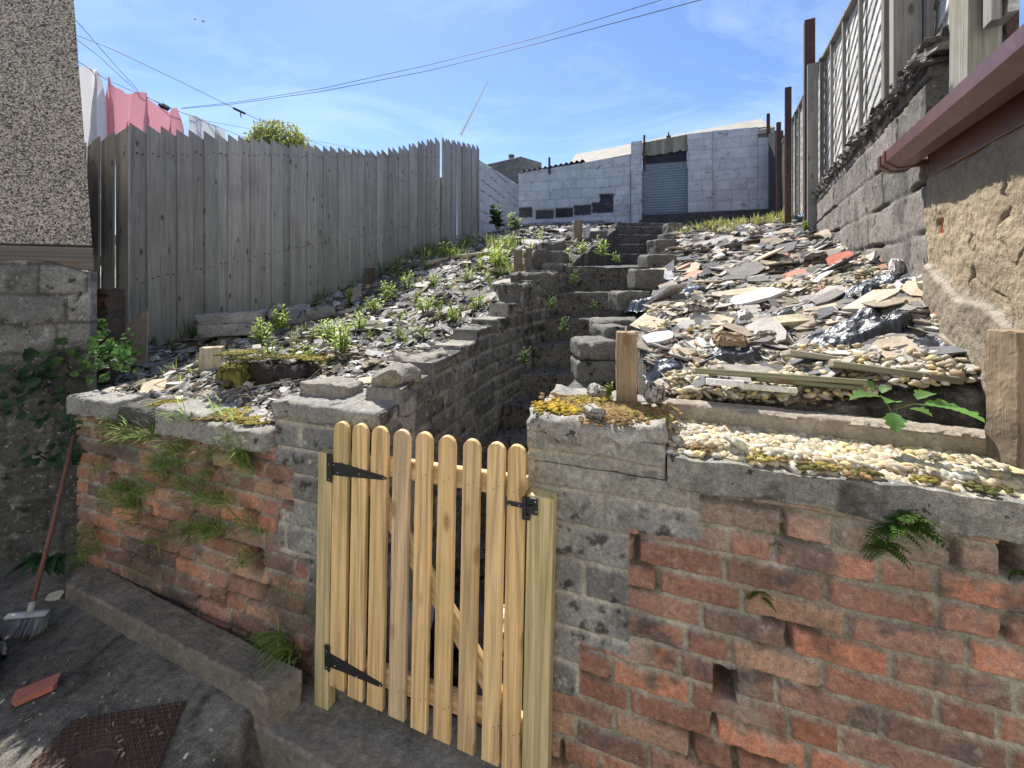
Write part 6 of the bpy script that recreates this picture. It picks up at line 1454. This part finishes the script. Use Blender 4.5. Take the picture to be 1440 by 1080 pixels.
bush('creeper', [(15, 520, 2.22, .09), (45, 525, 2.25, .05), (60, 545, 2.28, .06), (90, 560, 2.3, .07), (20, 570, 2.2, .08), (75, 590, 2.28, .05), (100, 600, 2.28, .04), (50, 640, 2.2, .04), (95, 635, 2.25, .05)], 9, 0.05, (0.03, 0.07, 0.025), 'dark creeper hanging down the old block wall', 'creeper')
wp = thing('dock_plant', 'broad-leaved green weed growing at the foot of the old wall behind the broom', 'plant', P(70, 790, 2.15))
m = MB()
for k in range(11):
    a = k * 0.6 - 2.2; bigleaf(m, P(70, 785, 2.12), (math.sin(a) * 1.2, -0.4 - 0.3 * vR.random(), 0.5), 0.13 + .05 * vR.random(), 0.07, (0.035, 0.085, 0.03), 3, .7)
m.build('leaves', M['leaf'], wp, True)
# moss
def moss(spots, label, col, n=90):
    P_, S, C = [], [], []
    for (c, rx, ry) in spots:
        k = n; q = np.clip(vR.normal(size=(k, 2)), -1.9, 1.9)
        for a, b in q: P_.append(c + np.array([a * rx, b * ry, 0])); S.append(vR.uniform(0.004, 0.014)); C.append(vary(col, .35))
    P_, S, C = np.array(P_), np.array(S), np.array(C)
    return P_, S, C
def mossobj(spots, label, zf, cols, n=90, flat=0.6):
    PP, SS, CC = [], [], []
    for i, (c, rx, ry) in enumerate(spots):
        a, b, cc = moss([(c, rx, ry)], '', cols[i % len(cols)], n); PP.append(a); SS.append(b); CC.append(cc)
    PP, SS, CC = np.concatenate(PP), np.concatenate(SS), np.concatenate(CC)
    if zf is not None: PP[:, 2] = zf(PP[:, 0], PP[:, 1]) + 0.006
    k = len(PP); V, F, C = scatter(PB1, PP, rotn(vR.random(k) * 6.28, vR.normal(size=k) * .2, vR.normal(size=k) * .2), np.stack([SS * 1.4, SS * 1.4, SS * flat], 1), CC)
    return tag(place('moss', mesh('moss', V, F, C, smooth=True), M['moss']), label, 'moss', kind='stuff')
YM, OM, GM = (0.27, 0.225, 0.065), (0.25, 0.17, 0.08), (0.12, 0.115, 0.04)
cz = lambda x, y: 1.128 + 0 * x
mossobj([(P(x, y, Y), .045, .03) for x, y, Y in ((300, 562, 2.02), (280, 565, 2.05), (330, 565, 2.0), (320, 572, 1.93), (350, 576, 1.9), (262, 562, 2.08), (345, 568, 1.95), (310, 575, 1.92), (245, 563, 2.1), (365, 580, 1.86))], 'bright yellow moss covering the left coping stones', lambda x, y: 1.118 + fbm(x, y, 0, 20, 2) * .01, [YM, YM, (0.36, 0.30, 0.04), OM], 240)
mossobj([(hL(x, y), .07, .05) for x, y in ((455, 515), (420, 522), (480, 488), (430, 490), (440, 475), (395, 505), (465, 470), (500, 500), (640, 440), (655, 437), (610, 450), (690, 378), (470, 510), (350, 500), (640, 475))], 'yellow-green moss in patches over the left bank', zL, [GM, YM, GM, OM], 130)
mossobj([(P(x, y, Y), .04, .03) for x, y, Y in ((380, 507, 2.35), (410, 508, 2.35), (350, 512, 2.3), (440, 512, 2.3), (430, 505, 2.4))], 'moss along the top of the rotten sleeper', lambda x, y: 1.30 + 0 * x, [GM, YM], 160)
mossobj([(P(x, y, Y), .05, .035) for x, y, Y in ((800, 560, 1.5), (825, 560, 1.5), (850, 572, 1.4), (790, 572, 1.42), (870, 575, 1.38), (895, 575, 1.37), (860, 580, 1.33), (815, 572, 1.45), (910, 570, 1.4))], 'ochre and yellow moss on top of the right-hand pier', lambda x, y: 1.306 + fbm(x, y, 0, 14, 2) * .012, [OM, YM, OM, (0.40, 0.28, 0.04)], 230)
mossobj([(P(335, 512, 2.22), .045, .035), (P(330, 520, 2.18), .04, .02)], 'soft yellow moss cushions on the mossy lump of stone', lambda x, y: 1.345 + 0 * x, [YM, GM], 220)
mossobj([(hR(x, y), .07, .05) for x, y in ((895, 415), (905, 420), (1012, 535), (1040, 540), (980, 540), (1180, 540), (1100, 545))] , 'brown-green moss on the right bank edge', zR, [OM, OM, GM, GM, (0.06, 0.07, 0.02)], 150)
mossobj([(W0.at(wl_x(x), 1.245, -e), .022, .012) for x, e in ((1075, .03), (1100, .05), (1150, .02), (1170, .03), (1215, .015), (1228, .03), (1310, .04), (990, .05), (1405, .03))], 'small moss cushions along the lip of the gravel ledge', lambda x, y: 1.244 + 0 * x, [YM, OM, GM], 26)
mossobj([(P(x, y, Y), .05, .03) for x, y, Y in ((598, 503, 2.12), (640, 486, 2.5), (680, 459, 2.85), (560, 524, 1.83), (715, 434, 3.15))], 'brownish moss on the cap stones of the stair wall', lambda x, y: 1.24 + 0 * x, [OM], 1)
# tree beyond the fence
tree = thing('leafy_tree', 'pale yellow-green tree crown showing above the left fence', 'tree', (*P(392, 300, 16)[:2], 0))
m = MB(); c = P(392, 210, 16); tube(m, [(c[0], c[1], 0), (c[0] + .1, c[1], 2.5), (c[0], c[1], 4.5), (c[0] + .2, c[1], 6.6)], [0.22, 0.17, 0.11, 0.04], 8, (0.10, 0.08, 0.06))
for k in range(40):
    a = vR.random() * 6.28; e = vR.uniform(0.2, 1.3); L = vR.uniform(0.7, 1.5); s = np.array([c[0], c[1], vR.uniform(4.4, 6.2)]); q = s + L * np.array([math.cos(a) * math.cos(e), math.sin(a) * math.cos(e), math.sin(e)])
    tube(m, [s, (s + q) / 2 + (0, 0, .05), q], [0.03, 0.02, 0.008], 4, (0.11, 0.09, 0.06))
m.build('trunk', M['rubble'], tree)
n = 16000; d = vR.normal(size=(n, 3)); d /= np.linalg.norm(d, axis=1)[:, None]; rr = (0.35 + 0.65 * vR.random(n) ** 0.6) * (1 + 0.30 * fbm(d[:, 0], d[:, 1], d[:, 2], 2.5, 3, 3))
pos = np.array([c[0], c[1], 6.05]) + d * (rr[:, None] * np.array([1.28, 1.28, 1.45]))
pos = pos[fbm(pos[:, 0], pos[:, 1], pos[:, 2], 1.8, 3, 6) > -0.16]; n = len(pos)
lv = np.array([[0, 0, 0], [0.5, 0.22, 0.06], [1, 0, 0], [0.5, -0.22, 0.06]]); lf = np.array([[0, 1, 2], [0, 2, 3]])
cc = np.array([(0.34, 0.37, 0.11)]) * (0.6 + 0.8 * vR.random((n, 1))); V, F, C = scatter([(lv, lf)], pos, rotn(vR.random(n) * 6.28, vR.normal(size=n), vR.normal(size=n)), np.full((n, 3), 0.14) * (0.6 + .8 * vR.random((n, 1))), cc)
place('crown', mesh('crown', V, F, C), M['leaf'], tree)

# ================================================================== WASHING, CABLES
def cloth(name, pts_top, drop, label, col, Y, seed, folds=9, sway=0.0):
    """cloth pinned at the given photo points, hanging `drop` metres"""
    xs = np.array([p[0] for p in pts_top], float); ys = np.array([p[1] for p in pts_top], float)
    n, m_ = 90, 40; s = np.linspace(0, 1, n); xx = np.interp(s, np.linspace(0, 1, len(xs)), xs); yy = np.interp(s, np.linspace(0, 1, len(xs)), ys)
    Yd = np.interp(s, [0, 1], Y); T = np.stack([P(a, b, c) for a, b, c in zip(xx, yy, Yd)])
    t = np.linspace(0, 1, m_)[None, :, None]; V = T[:, None] - np.array([0, 0, 1.0]) * drop * t
    w = np.sin(s * 6.28 * folds * 0.5 + 3 * fbm(s, 0, 0, 3, 2, seed))[:, None] * 0.085 * (0.3 + t[..., 0]) + fbm(s[:, None] * 3, t[..., 0] * 2, 0, 1.5, 3, seed) * 0.12 * t[..., 0]
    V[..., 1] += w; V[..., 0] += w * 0.3 + sway * t[..., 0]
    V[..., 2] += fbm(s[:, None] * 4, t[..., 0] * 3, 0, 2, 2, seed + 2) * 0.03
    return tag(place(name, mesh(name, V.reshape(-1, 3), grid_faces(n, m_), col, smooth=True), M['cloth']), label, 'bed sheet')
cloth('bed_sheet', [(96, 100), (108, 103), (122, 94), (136, 97), (141, 106), (146, 150)], 1.9, 'long white sheet hanging beside the house corner', (0.74, 0.74, 0.76), (4.3, 4.6), 1, 5)
cloth('bed_sheet', [(148, 107), (154, 110), (160, 122), (175, 130), (190, 133), (202, 130), (212, 141), (226, 152), (240, 158), (250, 152), (257, 190)], 0.9, 'pink sheet pegged along the washing line above the fence', (0.72, 0.33, 0.38), (4.6, 5.6), 2, 9)
cloth('bed_sheet', [(266, 160), (282, 167), (300, 176), (316, 183)], 0.7, 'white sheet at the far end of the washing line', (0.72, 0.73, 0.74), (5.7, 6.4), 3, 4)
def cable(pts, r, label, group=None, name='cable', cat='cable'):
    q = [P(*p) for p in pts]; mb = MB(); W = []
    for i in range(len(q) - 1):
        for t in np.linspace(0, 1, 10, endpoint=False): W.append(q[i] + (q[i + 1] - q[i]) * t)
    W.append(q[-1]); W = np.array(W)
    tube(mb, W, r * 0.62, 5); return tag(mb.build(name, M['wire']), label, cat, group)
cable([(60, 55, 4.2), (120, 93, 4.4), (150, 112, 4.6), (200, 134, 5.1), (255, 158, 5.6), (330, 188, 6.6), (420, 222, 8)], 0.006, 'thin washing line carrying the sheets', name='washing_line', cat='washing line')
cable([(255, 152, 9), (330, 144, 8), (450, 125, 7.0), (600, 92, 6.2), (760, 52, 5.6), (930, 0, 5.1), (1010, -26, 4.9)], 0.0065, 'overhead cable crossing the sky, upper one of the pair')
cable([(255, 153, 9.1), (330, 146, 8.1), (450, 129, 7.1), (600, 100, 6.2), (760, 60, 5.6), (985, 0, 5.0), (1060, -20, 4.8)], 0.0075, 'overhead cable crossing the sky, lower one of the pair')
cable([(60, 25, 3.5), (100, 46, 3.8), (160, 70, 4.5), (250, 113, 5.6), (325, 150, 6.8), (400, 186, 8.5), (470, 210, 11), (540, 224, 14)], 0.007, 'dark cable running down from the house to behind the fence, with a clamp on it')
cable([(94, 14, 4.0), (130, 55, 4.6), (165, 95, 5.3), (195, 128, 6.0)], 0.005, 'steep thin cable rising behind the house corner, right of two')
cable([(80, 40, 4.0), (105, 53, 4.4), (140, 80, 5.1), (192, 128, 6.0)], 0.005, 'steep thin cable rising behind the house corner, left of two')
cable([(192, 128, 6.0), (232, 150, 7), (290, 170, 9), (345, 180, 11), (430, 196, 13), (520, 212, 15)], 0.007, 'faint distant cable sloping down behind the sheets')
mb = MB(); c = P(228, 151, 7.5)
for k in range(4): tube(mb, [c + (0.03 * k - .08, 0, 0.05 * (k % 2)), c + (0.05 * k - .04, 0.02, -0.05 + .05 * (k % 2)), c + (0.12, 0, -0.03)], [0.03, 0.022, 0.012], 6)
tag(mb.build('cable_bracket', M['wire']), 'small black bracket where the overhead pair of cables meets, above the pink sheet', 'bracket')
mb = MB(); tube(mb, [P(328, 152, 6.85), P(345, 160, 7.0)], [0.018, 0.018], 6); tube(mb, [P(338, 158, 7), P(339, 165, 7)], 0.008, 5); tag(mb.build('cable_clamp', M['wire']), 'small dark clamp hanging on the single cable right of the sheets', 'clamp')
for i, (x, y, lab) in enumerate(((274, 27, 'tiny far bird in the sky, left and smaller of two'), (285, 30, 'tiny far bird in the sky, right and larger of two'))):
    c = P(x, y, 40); s = 0.20 + .1 * i; V = [(-1, 0, .35), (-.5, .1, .15), (0, .25, 0), (.5, .1, .15), (1, 0, .35), (.5, -.15, .12), (0, -.2, -.05), (-.5, -.15, .12), (0, .0, -.12)]
    mb = MB(); mb.add(np.array(V) * s + c, [[0, 1, 7], [1, 2, 6, 7], [2, 3, 5, 6], [3, 4, 5], [7, 6, 8], [6, 5, 8]]); tube(mb, [c + (0, .5 * s, 0), c + (0, 0, -.02), c + (0, -.45 * s, 0)], [.02, .06, .015], 6); tag(mb.build('bird', M['wire']), lab, 'bird')

# ================================================================== YARD THINGS
def gpx_(x, y, z): Y = (EYE - z) * FPX / (y - HZ); return np.array([(x - 720) / FPX * Y, Y, z])
br = thing('broom', 'long-handled broom leaning in the shaded left corner of the yard', 'broom', P(38, 880, 2.0))
a, b = P(104, 612, 2.22), P(42, 864, 1.87); bz = b.copy()
mb = MB(); tube(mb, [b, (a + b) / 2 + (0.004, 0, 0), a], 0.0095, 10, (0.14, 0.065, 0.05)); mb.build('handle', M['brush'], br, True)
mb = MB(); V, F = rbox((0.165, 0.035, 0.016), 0.012, 0.015, 0, 1, 1, 16); V = V @ rot(0.1, 0, 0.12).T; mb.add(V + b + np.array([-0.01, 0, 0.0]), F, (0.30, 0.31, 0.32)); tube(mb, [b + (0, 0, 0), b + (a - b) * 0.06], 0.013, 10, (0.3, .3, .3)); mb.build('head', M['brush'], br, True)
mb = MB()
for k in range(420):
    x, y = vR.uniform(-.073, .073), vR.uniform(-.02, .02); p = b + np.array([x - .01, y + x * .12, -0.01]); q = p + np.array([x * 0.25, -0.03 + vR.normal() * .01, -0.045 + vR.normal() * .004]); tube(mb, [p, q], [0.0012, 0.001], 3, np.array([0.22, 0.23, 0.25]) * vR.uniform(.6, 1.2), False)
mb.build('bristles', M['brush'], br)
lay('terracotta_shard', gpx_(50, 970, .185), 0.075, 0.018, 0.7, 0.05, 0, (0.40, 0.15, 0.11), 'terracotta', 'flat reddish tile shard lying on the dark yard floor', 'tile', None, 12, 1.6, 6)
lay('paper_scrap', gpx_(77, 838, .19), 0.05, 0.008, 0.3, 0.15, 0.1, (0.5, 0.48, 0.42), 'stone', 'crumpled pale paper scrap right of the broom', 'paper', None, 14, 1.2, 6)
mb = MB(); V, F = rbox((0.24, 0.22, 0.22), 0.10, 0.02, 0.04, 6, 19, 30, 0.01); mb.add(V + P(-38, 965, 1.66) + (0, 0, 0.02), F, (0.02, 0.022, 0.028)); tag(mb.build('bin_bag', M['plastic'], None, True), 'edge of a black bin bag on the yard floor at the far left', 'bin bag')
# manhole cover in the yard, with its raised woven pattern
mh = thing('manhole_cover', 'rusty square patterned manhole cover set in the yard floor', 'manhole cover', P(160, 1040, 1.5))
q = [P(260, 983, 1.63), P(75, 1042, 1.56), P(-40, 1160, 1.30), P(205, 1110, 1.40)]
zc = 0.180
def gpx(x, y, z): Y = (EYE - z) * FPX / (y - HZ); return np.array([(x - 720) / FPX * Y, Y, z])
cs = [gpx(100, 1012, zc), gpx(262, 984, zc), gpx(205, 1120, zc), gpx(-30, 1150, zc)]
NN = 220; A, B = np.meshgrid(np.linspace(0, 1, NN), np.linspace(0, 1, NN), indexing='ij')
XY = cs[0] * ((1 - A) * (1 - B))[..., None] + cs[1] * (A * (1 - B))[..., None] + cs[2] * (A * B)[..., None] + cs[3] * ((1 - A) * B)[..., None]
g = 18; ia, ib = np.floor(A * g * 2), np.floor(B * g); fa, fb = A * g * 2 - ia, B * g - ib
chk = ((ia + ib) % 2 == 0); fa2 = np.where(chk, fa, fa); rise = sstep(0.15, 0.3, np.minimum(fa, 1 - fa)) * sstep(0.12, 0.25, np.minimum(fb, 1 - fb)) * np.where(chk, 1, 0.25)
rc_ = np.hypot(A - 0.5, B - 0.62); ring = sstep(0.012, 0.006, np.abs(rc_ - 0.16)) + sstep(0.012, 0.006, np.abs(rc_ - 0.21)); rise = np.where(rc_ < 0.23, ring, rise); bor = sstep(0.0, 0.012, np.minimum(np.minimum(A, 1 - A), np.minimum(B, 1 - B)))
XY[..., 2] = zG(XY[..., 0], XY[..., 1]) * 0.0 + zc + rise * 0.0045 * bor + fbm(XY[..., 0], XY[..., 1], 0, 10, 2) * 0.002 - (1 - bor) * 0.006
cm = np.ones(A.shape + (3,)) * np.array([0.075, 0.045, 0.035]) * (0.6 + 0.8 * rise)[..., None]
place('cover', mesh('cover', XY.reshape(-1, 3), grid_faces(NN, NN, True), cm.reshape(-1, 3)), M['iron'], mh)
# grit and dead leaves on the yard floor, the ledge and the doorstep
def yarda(a, b): return -2.2 + a * 2.2, 1.0 + b * 1.2
n = 700; x, y = yarda(vR.random(n), vR.random(n)); keep = (np.stack([x, y], 1) - W0.p) @ W0.n > 0.25; x, y = x[keep], y[keep]; pts = np.stack([x, y, np.maximum(zG(x, y), np.where((x < -1.0) & (x > -1.7) & (y < 1.6), zc, -1)) + 0.004], 1); n = len(pts)
V, F, C = scatter(SL, pts, rotn(vR.random(n) * 6.28, vR.normal(size=n) * .2, vR.normal(size=n) * .2), np.stack([vR.uniform(.004, .016, n), vR.uniform(.004, .012, n), np.full(n, .003)], 1), pal(n, [(0.24, 0.21, 0.16), (0.40, 0.38, 0.34), (0.14, 0.11, 0.07)], [3, 1, 4]))
tag(place('litter', mesh('litter', V, F, C), M['rubble']), 'grit and dead leaf scraps scattered over the yard floor', 'grit', kind='stuff')
yw = MB()
for (x, y) in ((395, 1062), (410, 1070), (300, 1060), (250, 1050), (60, 1060), (20, 1065)): tuft(yw, gpx(x, y, -0.03), 9, 0.05, .6, (0.12, 0.18, 0.05), w=0.004)
tag(yw.build('grass', M['leaf']), 'small weeds in the cracks of the yard floor', 'grass', kind='stuff')
